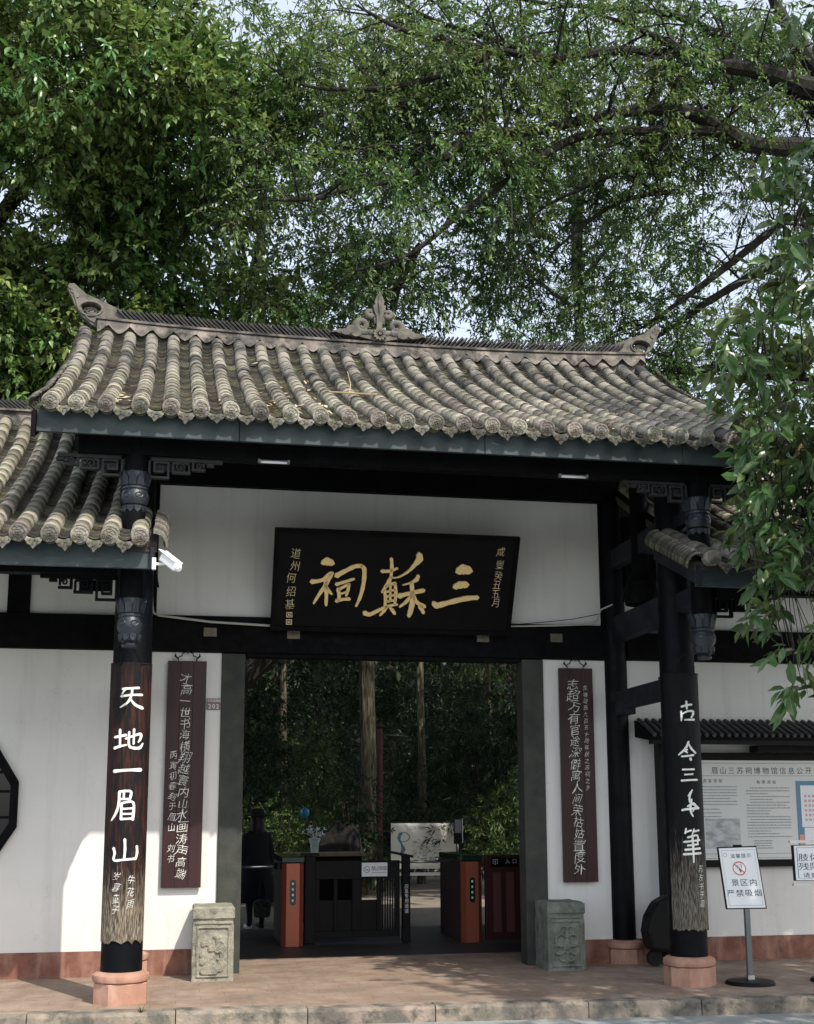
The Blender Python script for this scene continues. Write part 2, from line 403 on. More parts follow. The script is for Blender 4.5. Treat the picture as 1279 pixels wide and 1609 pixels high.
def stroke(mb, pts, wd, fn, d0=0, d1=.002, seg=5):
    """a brush stroke: smooth ribbon of varying width in the (u, v) plane"""
    P = [Vector((p[0], p[1])) for p in pts]
    if not hasattr(wd, '__len__'): wd = [wd]*len(P)
    if len(wd) != len(P): wd = list(np.interp(np.linspace(0, 1, len(P)), np.linspace(0, 1, len(wd)), wd))
    C = []; Wd = []
    for i in range(len(P)-1):
        p0, p1, p2, p3 = P[max(i-1, 0)], P[i], P[i+1], P[min(i+2, len(P)-1)]
        for k in range(seg):
            t = k/seg
            C.append(.5*((2*p1)+(p2-p0)*t+(2*p0-5*p1+4*p2-p3)*t*t+(3*p1-p0-3*p2+p3)*t*t*t)); Wd.append(wd[i]*(1-t)+wd[i+1]*t)
    C.append(P[-1]); Wd.append(wd[-1])
    Lf, Rf = [], []
    for i in range(len(C)):
        t = (C[min(i+1, len(C)-1)]-C[max(i-1, 0)])
        t = t.normalized() if t.length > 1e-9 else Vector((1, 0))
        nrm = Vector((-t.y, t.x))
        h = Wd[i]/2*(1+.07*math.sin(i*1.7))
        Lf.append(C[i]+nrm*h); Rf.append(C[i]-nrm*h)
    t0 = (C[1]-C[0]).normalized(); t1 = (C[-1]-C[-2]).normalized()
    S = C[0]-t0*Wd[0]*.4; E_ = C[-1]+t1*Wd[-1]*.4
    n = len(C)
    vs = [fn(p.x, p.y, d1) for p in Lf] + [fn(p.x, p.y, d1) for p in Rf] + [fn(S.x, S.y, d1), fn(E_.x, E_.y, d1)]
    vb = [fn(p.x, p.y, d0) for p in Lf] + [fn(p.x, p.y, d0) for p in Rf] + [fn(S.x, S.y, d0), fn(E_.x, E_.y, d0)]
    m = len(vs)
    fs = [(i, i+1, n+i+1, n+i) for i in range(n-1)] + [(2*n, 0, n), (2*n+1, 2*n-1, n-1)]
    loop = [2*n] + list(range(n)) + [2*n+1] + list(range(2*n-1, n-1, -1))
    fs += [(loop[i], loop[(i+1) % len(loop)], loop[(i+1) % len(loop)]+m, loop[i]+m) for i in range(len(loop))]
    mb.add(vs+vb, fs)

# ------------------------------------------------------------------ ground
def sheet(name, x0, x1, y0, y1, z, m, zb=None):
    mb = MB()
    mb.b2((x0, y0, z if zb is None else zb), (x1, y1, z)) if zb is not None else mb.add([(x0, y0, z), (x1, y0, z), (x1, y1, z), (x0, y1, z)], [(0, 1, 2, 3)])
    return mb.build(name, m, kind='structure')
sheet('ground', -400, 400, -400, 600, -.16, earth)
sheet('road', -60, 60, -34, -.2, -.13, asphalt)
# porch floor with a slightly skewed front edge, stopping behind the curb
mb = MB()
def ye(x): return -.66 - .06*x
xs = [-14, -8, -4, 0, 4, 8, 14]
top = [(x, ye(x)+.16, 0) for x in xs] + [(x, 2.72, 0) for x in xs[::-1]]
mb.prism([(p[0], p[1]) for p in top], lambda u, v, d: Vector((u, v, d)), 0, -.15)
mb.build('porch_floor', pave, kind='structure')
sheet('hall_floor', -14, 14, 2.722, 5.9, 0, mat('dark_shaded_hall_floor', (.03, .028, .03), .55, (.05, .046, .046), 3, bump=.15, bscale=40), -.15)  # dark grey floor; its colour also holds the shade behind the eave's shadow edge
# curb of single stones
curb = MB().b2((-14, -.2, -.159), (14, .0, -.15)).build('curb', curbm, kind='structure')
x = -5.2
while x < 6.5:
    L = random.uniform(.85, 1.3)
    mb = MB(); n = 10
    a, b = x+.004, x+L-.004
    for i in range(n):
        u0 = a+(b-a)*i/n; u1 = a+(b-a)*(i+1)/n
    h = random.uniform(-.004, .002)
    nx = 14
    vs = []; fs = []
    prof = [(0, -.15), (0, -.03), (.012, -.004), (.16, 0)]
    for i in range(nx+1):
        u = a+(b-a)*i/nx
        for k, (dy, z) in enumerate(prof):
            j = random.uniform(-.006, .006) if 0 < k < 3 else 0
            vs.append((u, ye(u)+dy+j, z+h+j*.7))
    for i in range(nx):
        for k in range(3): fs.append((i*4+k, (i+1)*4+k, (i+1)*4+k+1, i*4+k+1))
    fs += [(0, 1, 2, 3), (nx*4+3, nx*4+2, nx*4+1, nx*4)]
    mb.add(vs, fs).build('curb_stone', curbm, curb)
    x += L
sheet('garden_path', -7, 12, 5.9, 26, -.012, mat('dusty_garden_paving', (.26, .22, .18), .85, (.17, .15, .12), 3, bump=.3, bscale=30))

# ------------------------------------------------------------------ roof tools
PY = [-1.0, -.66, -.15, .25, .6, 1.0, 1.5, 2.0, 2.6, 2.75]
PZ = [4.69, 4.846, 5.063, 5.275, 5.45, 5.66, 5.94, 6.24, 6.70, 6.83]
def prof(Y, dz=0): return float(np.interp(Y, PY, PZ)) + dz
# arc-length table
_ys = np.linspace(-1.0, 2.62, 400); _zs = np.array([prof(y) for y in _ys])
_k = np.ones(31)/31
_zs = np.convolve(np.pad(_zs, 15, mode='reflect', reflect_type='odd'), _k, 'valid')
_sl = np.concatenate([[0], np.cumsum(np.hypot(np.diff(_ys), np.diff(_zs)))])
SLEN = _sl[-1]
def pos(s): return float(np.interp(s, _sl, _ys)), float(np.interp(s, _sl, _zs))

TL = .205                    # visible length of one cover tile
def tile_mesh(r0=.066, r1=.0685, L=TL+.012):
    mb = MB(); n = 10; vs = []; fs = []
    rings = [(0, r1+.002), (.016, r1+.002), (.018, r1), (L*.5, (r0+r1)/2+.002), (L, r0)]
    for y, r in rings:
        for i in range(n+1):
            a = math.pi*(-.06+1.12*i/n)
            vs.append((r*math.cos(a), y, r*math.sin(a)*1.0))
    m = n+1
    for k in range(len(rings)-1):
        for i in range(n): fs.append((k*m+i, k*m+i+1, (k+1)*m+i+1, (k+1)*m+i))
    mb.add(vs, fs, True)
    inner = [(p[0]*.86, p[1], p[2]*.86) for p in vs[:m]]
    mb.add(vs[:m]+inner, [(i, i+1, m+i+1, m+i) for i in range(n)])
    return mb
TILE_V = [mesh_only(tile_mesh(.0655+random.uniform(-.0015, .0015), .0685+random.uniform(-.002, .002)), 'cover_tile', tilec) for _ in range(4)]
def disc_mesh(seed):
    rr = random.Random(seed)
    mb = MB(); r = .068
    # drum of the end tile plus relief rings and petals, facing -Y
    T = lambda x, z, d: Vector((x, -d, z))
    n = 20
    prof_ = [(r, -.10), (r, .0), (r*.97, .008), (r*.80, .008), (r*.78, .002), (r*.52, .002), (r*.50, .007), (r*.42, .007), (r*.4, .002), (.001, .003)]
    vs = []; fs = []
    for k, (q, d) in enumerate(prof_):
        for i in range(n):
            a = 2*math.pi*i/n; vs.append(T(q*math.cos(a), q*math.sin(a), d))
    for k in range(len(prof_)-1):
        for i in range(n): j = (i+1) % n; fs.append((k*n+i, k*n+j, (k+1)*n+j, (k+1)*n+i))
    mb.add(vs, fs, False)
    for i in range(8):
        a = 2*math.pi*i/8+rr.random()*.2
        c = (r*.65*math.cos(a), r*.65*math.sin(a)); q = r*.09
        mb.prism([(c[0]+q*math.cos(t), c[1]+q*math.sin(t)) for t in np.linspace(0, 2*math.pi, 6)[:-1]], T, .0025, .008)
    for i in range(4):
        a = math.pi/4+math.pi/2*i
        c = (r*.2*math.cos(a), r*.2*math.sin(a)); q = r*.14
        mb.prism([(c[0]+q*math.cos(t), c[1]+q*math.sin(t)) for t in np.linspace(0, 2*math.pi, 5)[:-1]], T, .0025, .009)
    return mb
DISCS = [mesh_only(disc_mesh(i), 'eave_tile_end', tilec) for i in range(3)]
def drip_mesh(seed):
    rr = random.Random(seed); mb = MB()
    w_ = .078
    out = [(-w_, .030), (-w_*1.0, .004), (-w_*.80, -.016), (-w_*.62, -.040), (-w_*.32, -.050), (0, -.078), (w_*.32, -.050), (w_*.62, -.040), (w_*.80, -.016), (w_*1.0, .004), (w_, .030),
           (w_*.5, .006), (0, -.002), (-w_*.5, .006)]
    T = lambda x, z, d: Vector((x, -d + z*.25, z))
    mb.prism(out, T, 0, .014)
    for i in range(11):
        c = (rr.uniform(-.05, .05), rr.uniform(-.045, -.014)); q = rr.uniform(.004, .009)
        if abs(c[0]) > .05+c[1]*.4+.02: continue
        mb.prism([(c[0]+q*math.cos(t), c[1]+q*math.sin(t)) for t in np.linspace(0, 2*math.pi, 6)[:-1]], T, .012, .019)
    return mb
DRIPS = [mesh_only(drip_mesh(i), 'drip_tile', tilec) for i in range(3)]

def pan_strip(mb, xa, xb, dz, s0=-.02, s1=None, step=.060):
    """overlapping shallow pan tiles between two cover rows; xa, xb functions of s"""
    s1 = SLEN if s1 is None else s1
    s = s0
    n = 5
    while s < s1:
        y0, z0 = pos(max(s, 0)); y1, z1 = pos(max(s, 0)+step*1.25)
        if s < 0: y0 += s*.9; z0 += s*.35
        a0, b0 = xa(s), xb(s)
        j = random.uniform(-.004, .004); tl = random.uniform(-.003, .003)
        vs = []
        for i in range(n+1):
            t = i/n; x = a0+(b0-a0)*t; sag = -.036*(1-(2*t-1)**2)+tl*(2*t-1)
            vs.append((x, y0+j, z0+sag+.020+dz))
        for i in range(n+1):
            t = i/n; x = a0+(b0-a0)*t; sag = -.036*(1-(2*t-1)**2)
            vs.append((x, y1, z1+sag-.016+dz))
        for i in range(n+1):
            t = i/n; x = a0+(b0-a0)*t; sag = -.036*(1-(2*t-1)**2)+tl*(2*t-1)
            vs.append((x, y0+j+.002, z0+sag+.006+dz))
        m = n+1
        fs = [(i, i+1, m+i+1, m+i) for i in range(n)] + [(2*m+i, 2*m+i+1, i+1, i) for i in range(n)]
        mb.add(vs, fs)
        s += step

def build_roof(parent, rows, dz, part_limit=300, name='roof', s1=None, cut=None, nc=0):
    """rows: list of (x_eave, x_ridge)"""
    deck = MB()
    xl = min(r[0] for r in rows)-.13; xr = max(r[0] for r in rows)+.13
    XL, XR = xl, xr
    if cut:
        if xl > 0: xl += .24
        else: xr -= .24
    ss = np.linspace(.12, SLEN, 16)
    vs = []
    for s in ss:
        y, z = pos(s); vs += [(xl, y, z-.075+dz), (xr, y, z-.075+dz), (xr, y, z-.15+dz), (xl, y, z-.15+dz)]
    fs = []
    for k in range(len(ss)-1):
        for i in range(4): j = (i+1) % 4; fs.append((k*4+i, k*4+j, k*4+4+j, k*4+4+i))
    fs += [(0, 1, 2, 3), (len(vs)-1, len(vs)-2, len(vs)-3, len(vs)-4)]
    deck.add(vs, fs)
    if cut:
        vs = []; a_, b_ = (XL, xl-.002) if XL > 0 else (xr+.002, XR); sc2 = np.linspace(.09, cut, 6)
        for s in sc2:
            y, z = pos(s); vs += [(a_, y, z-.075+dz), (b_, y, z-.075+dz), (b_, y, z-.15+dz), (a_, y, z-.15+dz)]
        fs = []
        for k in range(len(sc2)-1):
            for i in range(4): j = (i+1) % 4; fs.append((k*4+i, k*4+j, k*4+4+j, k*4+4+i))
        fs += [(0, 1, 2, 3), (len(vs)-1, len(vs)-2, len(vs)-3, len(vs)-4)]
        deck.add(vs, fs)
    # rear slope as one plain slab going down behind the ridge
    yr, zr = pos(SLEN); yb = yr+3.5
    q = [(yr, zr-.05), (yr+1.2, zr-.85), (yr+2.4, zr-1.45), (yb, zr-1.9)]
    vs = []
    for y, z in q: vs += [(xl, y, z+dz), (xr, y, z+dz), (xr, y, z-.1+dz), (xl, y, z-.1+dz)]
    fs = []
    for k in range(len(q)-1):
        for i in range(4): j = (i+1) % 4; fs.append((k*4+i, k*4+j, k*4+4+j, k*4+4+i))
    fs += [(0, 1, 2, 3), (len(vs)-1, len(vs)-2, len(vs)-3, len(vs)-4)]
    deck.add(vs, fs)
    roof = deck.build(name, tilep, parent)
    s1 = SLEN if s1 is None else s1
    nseg = int(s1/TL)
    cnt = 0
    rest = MB()
    pm = MB()
    seg_list = []
    for j, (xe, xr_) in enumerate(rows):
        X = lambda s, a=xe, b=xr_: a+(b-a)*s/SLEN
        wobx = 0
        for k in range(nseg+1):
            s = k*TL+.03
            if s > (cut if cut and j < nc else s1)-.02: break
            y, z = pos(s); y2, z2 = pos(min(s+TL, SLEN))
            wobx = wobx*.6+random.uniform(-.0035, .0035)
            p = Vector((X(s)+wobx, y, z-.012+dz)); q_ = Vector((X(s+TL)+wobx, y2, z2-.016+dz))
            seg_list.append((k, j, p, q_))
        y, z = pos(.0)
        dir_ = (Vector((0, *pos(.12)))-Vector((0, *pos(0)))).normalized()
        rx = math.atan2(dir_.z, dir_.y)
        mw = Matrix.Translation((X(0)+random.uniform(-.004, .004), y-.035, z-.022+dz)) @ Matrix.Rotation(rx*.35+random.uniform(-.05, .05), 4, 'X') @ Matrix.Rotation(random.uniform(-.5, .5), 4, 'Y')
        inst('eave_tile_end', DISCS[j % 3], roof, mw)
    seg_list.sort(key=lambda t: t[0])
    for (k, j, p, q_) in seg_list:
        d = (q_-p).normalized(); u = Vector((1, 0, 0)); u = (u-d*u.dot(d)).normalized(); n_ = u.cross(d)
        mw = Matrix((u, d, n_)).transposed().to_4x4(); mw.translation = p
        mw = mw @ Matrix.Rotation(random.uniform(-.03, .03), 4, 'Z') @ Matrix.Rotation(random.uniform(-.02, .02), 4, 'X')
        if cnt < part_limit:
            inst('cover_tile', TILE_V[random.randrange(4)], roof, mw); cnt += 1
        else:
            t = tile_mesh(.0655+random.uniform(-.002, .001), .0685+random.uniform(-.002, .002))
            rest.add([mw @ Vector(v) for v in t.v], t.f, True)
    if rest.v: rest.build('upper_cover_tiles', tilecs, roof, kind='stuff', fix=False)
    rs = sorted(rows)
    for j in range(len(rs)-1):
        a, b = rs[j], rs[j+1]
        pan_strip(pm, lambda s, a=a: a[0]+(a[1]-a[0])*s/SLEN+.045, lambda s, b=b: b[0]+(b[1]-b[0])*s/SLEN-.045, dz-.012, s1=cut if cut and (j == 0 and rs[0][0] > 0 or j == len(rs)-2 and rs[0][0] < 0) else s1)
        y, z = pos(0)
        mw = Matrix.Translation(((a[0]+b[0])/2, y-.008, z-.056+dz+random.uniform(-.004, .004))) @ Matrix.Rotation(random.uniform(-.16, .16), 4, 'Y') @ Matrix.Rotation(random.uniform(-.2, .2), 4, 'X')
        mw = mw @ Matrix.Diagonal(((b[0]-a[0])/.24*1.05, 1.2, 1.2, 1))
        inst('drip_tile', DRIPS[j % 3], roof, mw)
    pm.build('pan_tiles', tilep, roof, kind='stuff', fix=False)
    return roof

def verge(roof, x, side, dz, s1, n, rv_=.10):
    """curled verge tiles laid side by side down a gable edge"""
    mb = MB(); k_ = 7; r = rv_; wd = .052
    vs = []; fs = []
    for y in (0, wd):
        rr = r+.012 if y == 0 else r
        for q in (rr, rr-.016):
            for i in range(k_+1):
                a = math.pi/2 - i/k_*math.pi*.62
                vs.append((side*q*math.cos(a), y, q*math.sin(a)-r))
    m = k_+1
    for i in range(k_):
        fs += [(i, i+1, 2*m+i+1, 2*m+i), (i, m+i, m+i+1, i+1), (m+i, 3*m+i, 3*m+i+1, m+i+1)]
    fs += [(k_, m+k_, 3*m+k_, 2*m+k_)]
    mb.add(vs, fs, False)
    me = mesh_only(mb, 'verge_tile', tilec)
    for i in range(n):
        s = i*s1/n
        y, z = pos(s); y2, z2 = pos(s+.05)
        d = Vector((0, y2-y, z2-z)).normalized(); u = Vector((1, 0, 0)); nn = u.cross(d)
        mw = Matrix((u, d, nn)).transposed().to_4x4(); mw.translation = Vector((x+random.uniform(-.006, .006), y-.01, z+.02+dz))
        inst('verge_tile', me, roof, mw @ Matrix.Rotation(random.uniform(-.05, .05), 4, 'Y'))

# ------------------------------------------------------------------ carpentry pieces
def octbase(name, parent, x, y, m=stonepink, r=.21, h=.16):
    mb = MB(); mb.lathe([(r/math.cos(math.pi/8)*.985, 0), (r/math.cos(math.pi/8)*.985, h-.006), (r/math.cos(math.pi/8)*.965, h)], 8, (x, y, 0), math.pi/8, smooth=False)
    pr_ = [(r-.01, h), (r+.012, h+.012), (r+.02, h+.035), (r+.014, h+.062), (r-.012, h+.08), (r-.05, h+.088)]
    mb.lathe(pr_, 28, (x, y, 0))
    return mb.build(name, m, parent)

def petals(mb, x, y, z0, z1, r0, r1, n, up=True):
    """ring of pointed lotus petals between heights z0 and z1"""
    for i in range(n):
        a = 2*math.pi*i/n; ct, st = math.cos(a), math.sin(a)
        hw = math.pi*r0/n*1.05
        def P(u, v, d):
            rr = r0+(r1-r0)*v+d; ang = a+u/max(rr, .02)
            return Vector((x+rr*math.cos(ang), y+rr*math.sin(ang), z0+(z1-z0)*v))
        mb.prism([(-hw, 0), (hw, 0), (hw*.9, .55), (0, 1), (-hw*.9, .55)], P, -.006, .012)

def pot(parent, x, y, zt, zb, r):
    """carved drop pendant at the foot of a hanging post"""
    h = zt-zb; mb = MB()
    pr_ = [(r*.55, zb), (r*.62, zb+.05*h), (r*.50, zb+.10*h), (r*.72, zb+.14*h), (r*.78, zb+.26*h), (r*.80, zb+.30*h), (r*.98, zb+.38*h), (r*1.0, zb+.48*h), (r*.92, zb+.58*h),
           (r*.86, zb+.61*h), (r*.93, zb+.63*h), (r*.93, zb+.67*h), (r*.85, zb+.69*h), (r*.92, zb+.82*h), (r*1.05, zb+.97*h), (r*1.0, zt)]
    mb.lathe(pr_, 24, (x, y, 0))
    petals(mb, x, y, zb+.70*h, zb+1.0*h, r*.87, r*1.1, 11)
    petals(mb, x, y, zb+.26*h, zb+.12*h, r*.80, r*.72, 10)
    for a0 in (-2.2, -1.2, -.2, .9):                      # incised scroll motif on the bulb
        pts = []
        for i in range(9):
            t = i/8*2*math.pi; ang = a0+.28*math.cos(t); zz = zb+h*(.48+.055*math.sin(t))
            rr = r*(1.0-.3*((zz-zb)/h-.46)**2*10)
            pts.append((x+rr*math.cos(ang), y+rr*math.sin(ang), zz))
        mb.tube(pts, .004, 4, cap=False)
    return mb.build('carved_pendant', potm, parent)

def fret(parent, x0, z1, y, sgn, L=.58, H=.18, m=None, name='carved_bracket'):
    """stepped fretwork bracket under a beam, deep end at x0, thinning along sgn"""
    mb = MB(); t = .05
    def bar(a, b, c, d): mb.b2((x0+sgn*a, y-t/2, z1-b), (x0+sgn*c, y+t/2, z1-d))
    w_ = .018
    bar(0, 0, w_, H); bar(0, H-w_, .17, H); bar(.17-w_, .03, .17, H-w_-.001); bar(.04, .03, .17-w_-.001, .03+w_)
    bar(.04, .03+w_+.001, .04+w_, H-.05); bar(.04+w_+.001, H-.05-w_, .125, H-.05); bar(.11, .07, .125, H-.05-w_-.001)
    bar(.0, -.004, L, .026)
    bar(.19, .03, .33, .03+w_); bar(.19, .05, .19+w_, H*.72); bar(.19+w_+.001, H*.72-w_, .34, H*.72); bar(.32, .05, .32+w_*.9, H*.72-w_-.001)
    bar(.35, .03, .37, H*.55); bar(.372, H*.55-w_, .46, H*.55); bar(.44, .03, .455, H*.4); bar(.47, .03, .53, .055)
    for (cx, cz, q) in ((.255, .075, .04), (.41, .06, .028)):
        pts = [(x0+sgn*(cx+q*(1-i/14)*math.cos(i*.75)), y-t/2-.002, z1-cz+q*(1-i/14)*math.sin(i*.75)) for i in range(12)]
        mb.tube(pts, .008, 5)
    mb.b2((x0+sgn*.05, y+t/2-.012, z1-.03), (x0+sgn*.30, y+t/2-.004, z1-H*.6))
    return mb.build(name, m or carved, parent, fix=False)

# ------------------------------------------------------------------ the gate
gate = empty('gate_hall', (0, 1.6, 0), label='black timber gate hall with grey tiled roof, white panels and a wide dark opening', cat='gate')
GX = 2.44
def column(parent, x, y, z1, r0, r1, m=columnblack, name='column'):
    mb = MB().lathe([(r0, .235), (r0*1.0, .4), (r0*.99, 1.5), ((r0+r1)/2, 3.0), (r1, z1)], 28, (x, y, 0))
    c = mb.build(name, m, parent)
    return c
for sx in (-1, 1):
    c = column(gate, sx*GX, 0, 4.75, .166, .148)
    octbase('column_base', c, sx*GX, 0)
    c = column(gate, sx*GX, 1.62, 4.76, .125, .12)
    octbase('column_base', c, sx*GX, 1.62, r=.17, h=.14)
    # hanging post and its two pendants
    hp = MB().lathe([(.092, 3.18), (.092, 4.56)], 16, (sx*GX, -.6, 0)).build('hanging_post', black, gate)
    pot(hp, sx*GX, -.6, 4.235, 3.85, .112)
    pot(hp, sx*GX, -.6, 3.19, 2.80, .105)
    # melon post on the tie beam between front and rear columns
    mp = MB().lathe([(.16, 3.52), (.175, 3.60), (.165, 3.70), (.10, 3.82), (.088, 3.86), (.088, 5.1)], 18, (sx*GX, .8, 0))
    petals(mp, sx*GX, .8, 3.74, 3.55, .15, .175, 9)
    mp.build('melon_post', black, gate)
    # tie beams, stepped ends
    for (z0, z1, tw) in ((3.24, 3.50, .12), (4.02, 4.22, .10)):
        mb = MB().b2((sx*GX-tw/2, .14, z0), (sx*GX+tw/2, 1.5, z1)); mb.b2((sx*GX-tw/2+.012, -.52, z0+.045), (sx*GX+tw/2-.012, -.135, z1-.04))
        mb.b2((sx*GX-tw/2-.004, .13, z0-.05), (sx*GX+tw/2+.004, .52, z0+.06))
        mb.build('tie_beam', bluegrey, gate, bevel=.004)
    mb = MB().b2((sx*GX-.05, .14, 2.53), (sx*GX+.05, 1.5, 2.72)); mb.b2((sx*GX-.054, 1.2, 2.47), (sx*GX+.054, 1.51, 2.60)); mb.b2((sx*GX-.056, .13, 2.51), (sx*GX+.056, .32, 2.745))
    mb.build('tie_beam', bluegrey, gate, bevel=.004)
# beams at the front
MB().b2((-2.9, -.68, 4.375), (2.95, -.54, 4.60)).build('eave_beam', black, gate, bevel=.006)
mb = MB().tube([(-3.1, -.6, 4.70), (3.15, -.6, 4.665)], .065, 14); mb.build('eave_purlin', black, gate)
MB().b2((-2.9, -.07, 4.76), (2.95, .07, 5.0)).build('front_beam', black, gate, bevel=.006)
for sx in (-1, 1):
    fret(gate, sx*(GX-.10), 4.372, -.6, -sx, .60, .175); fret(gate, sx*(GX+.10), 4.372, -.6, sx, .52, .17)
# soffit rafters
for i in range(27):
    x = -3.05+i*.24
    mb = MB()
    pts = [(x, y, prof(y)-.195) for y in (-.84, -.3, .3, .9, 1.5)]
    mb.tube(pts, .032, 6); mb.build('rafter', interior, gate)
# fascia in lengths
xs = [-3.20, -1.62, .42, 2.18, 3.32]
for a, b in zip(xs[:-1], xs[1:]):
    MB().b2((a+.002, -.93, 4.452), (b-.002, -.895, 4.628)).build('fascia_board', fascia_m, gate, bevel=.004)
for sx, x in ((-1, -3.2), (1, 3.32)):       # barge boards at the gables
    mb = MB(); n = 14; vs = []; fs = []
    for i in range(n+1):
        y, z = pos(SLEN*i/n)
        for (dx, dz_) in ((0, -.09), (0, -.30), (.035*sx, -.30), (.035*sx, -.09)): vs.append((x+dx, y+.03, z+dz_))
    for k in range(n):
        for i in range(4): j = (i+1) % 4; fs.append((k*4+i, k*4+j, k*4+4+j, k*4+4+i))
    fs += [(0, 1, 2, 3), (len(vs)-1, len(vs)-2, len(vs)-3, len(vs)-4)]
    mb.add(vs, fs).build('barge_board', black, gate)
# wall plane
Yw = 1.6
def panel(x0, x1, z0, z1, parent, y=Yw, t=.12, m=white, name='wall_panel', **k):
    return MB().b2((x0, y, z0), (x1, y+t, z1)).build(name, m, parent, **k)
panel(-2.292, 2.292, 3.425, 4.745, gate)
for sx in (-1, 1):
    a, b = sorted((sx*1.645, sx*2.33)); panel(a, b, .232, 3.055, gate)
    a, b = sorted((sx*1.645, sx*2.33)); panel(a, b, 0, .23, gate, y=Yw-.012, t=.13, m=redbase, name='wall_base')
    a, b = sorted((sx*1.415, sx*1.643)); MB().b2((a, Yw-.03, 0), (b, Yw+.2, 3.05)).build('door_jamb', greyjamb, gate, bevel=.006)
    a, b = sorted((sx*2.295, sx*2.36)); MB().b2((a, Yw-.02, 3.42), (b, Yw+.1, 4.75)).build('panel_post', black, gate)
    a, b = sorted((sx*2.36, sx*2.62)); MB().b2((a, Yw+.13, 3.0), (b, Yw+.2, 5.3)).build('end_board', interior, gate)
MB().b2((-2.5, Yw-.05, 3.06), (2.5, Yw+.14, 3.42)).build('lintel_beam', black, gate, bevel=.008)
MB().b2((-1.40, Yw-.02, 3.02), (1.40, Yw+.12, 3.058)).build('door_head', black, gate)
MB().b2((-2.5, Yw-.06, 4.75), (2.5, Yw+.14, 5.4)).build('upper_beam', black, gate)
MB().b2((-2.4, 1.9, 4.9), (2.4, 5.8, 4.96)).build('ceiling', interior, gate)
for sx in (-1, 1): MB().b2((sx*2.56, 1.85, 0), (sx*2.64, 5.8, 5.3)).build('side_wall', interior, gate)
MB().b2((-2.6, 5.62, 3.7), (2.6, 5.8, 5.3)).build('rear_beam', interior, gate)
for x, z in ((-1.766, 3.255), (-.945, 3.25), (1.0, 3.262), (1.785, 3.278)):
    mb = MB().b2((x-.065, Yw-.064, z-.045), (x+.065, Yw-.045, z+.045)); mb.lathe([(.018, 0), (.016, .01)], 4, (0, 0, 0))
    o = MB().b2((x-.065, Yw-.066, z-.045), (x+.065, Yw-.0505, z+.045)); o.box((x, Yw-.069, z), (.03, .008, .03), Matrix.Rotation(R(45), 3, 'Y'))
    o.build('beam_pin_plate', brassm, gate, bevel=.006)
# main roof
rows = [(-3.12+.2385*j + (.03 if 0 < j < 3 else 0), -3.17+.2368*j) for j in range(28)]
rows[0] = (-3.09, -3.17); rows[1] = (-2.892, -2.935); rows[2] = (-2.67, -2.70)
roof = build_roof(gate, rows, 0)
verge(roof, -3.20, -1, 0, SLEN, 64, .07); verge(roof, 3.40, 1, 0, SLEN, 64, .07)
# ridge
def rz(x): return 6.735 + .075*(abs(x)/3.0)**2.2
RY = 2.66
mb = MB(); n = 200; x0, x1 = -3.05, 3.28
vs = []; fs = []
for i in range(n+1):
    x = x0+(x1-x0)*i/n
    ph = ((x-(-3.17))/.2368) % 1.0; sc_ = abs(ph-.5)*2          # 1 over a cover row, 0 between rows
    zb = rz(x)-.125 + .105*sc_**1.5
    for (yy, z) in ((-.155, zb), (-.115, rz(x)+.035), (.11, rz(x)+.035), (.12, rz(x)-.25), (-.10, rz(x)-.25), (-.10, zb+.01)): vs.append((x, RY+yy, z))
for k in range(n):
    for i in range(6): j = (i+1) % 6; fs.append((k*6+i, k*6+j, k*6+6+j, k*6+6+i))
fs += [(0, 1, 2, 3, 4, 5), tuple(range(len(vs)-1, len(vs)-7, -1))]
ridge = mb.add(vs, fs).build('ridge', ridge_m, gate)
mb = MB(); vs = []; fs = []; n = 60
for i in range(n+1):
    x = x0-.02+(x1-x0+.04)*i/n
    for (yy, dz_) in ((-.135, .037), (-.135, .062), (.135, .062), (.135, .037)): vs.append((x, RY+yy, rz(x)+dz_))
for k in range(n):
    for i in range(4): j = (i+1) % 4; fs.append((k*4+i, k*4+j, k*4+4+j, k*4+4+i))
fs += [(0, 1, 2, 3), (len(vs)-1, len(vs)-2, len(vs)-3, len(vs)-4)]
mb.add(vs, fs).build('ridge_ledge', ridge_m, ridge)
sm = MB(); sm.box((0, 0, 0), (.019, .20, .185)); slat = mesh_only(sm, 'ridge_tile', slate)
N = 112
for i in range(N):
    x = -2.78+(5.75)*i/(N-1)
    if abs(x-.085) < .10: continue
    s_ = 1 if x > .085 else -1
    ends = min(1, (abs(x-.085))/.3)
    mw = Matrix.Translation((x, RY, rz(x)+.062+.062)) @ Matrix.Rotation(s_*(R(46)+random.uniform(-.06, .06)), 4, 'Y') @ Matrix.Rotation(random.uniform(-.03, .03), 4, 'Z')
    inst('ridge_tile', slat, ridge, mw)
# centre finial
FY = RY-.10
fn = lambda u, v, d: Vector((.08+u, FY-d, 6.80+v))
mb = MB()
mb.prism([(0, .585), (-.035, .54), (-.058, .475), (-.045, .44), (-.075, .43), (-.06, .36), (-.035, .30), (-.03, .16), (-.07, 0), (.07, 0), (.03, .16), (.035, .30), (.06, .36), (.075, .43), (.045, .44), (.058, .475), (.035, .54)], fn, -.05, .05)
mb.prism([(0, .57), (-.018, .47), (0, .33), (.018, .47)], fn, .05, .068)
def spiral(cu, cv, r0, r1, a0, turns, w0, w1, s_, n=22):
    P_ = []; Q = []
    for i in range(n):
        t = i/(n-1); a = a0+turns*2*math.pi*t; r_ = r0*(1-t)+r1*t
        P_.append(fn(s_*(cu+r_*math.cos(a)), cv+r_*math.sin(a), 0)); Q.append(w0*(1-t)+w1*t)
    mb.tube(P_, Q, 8)
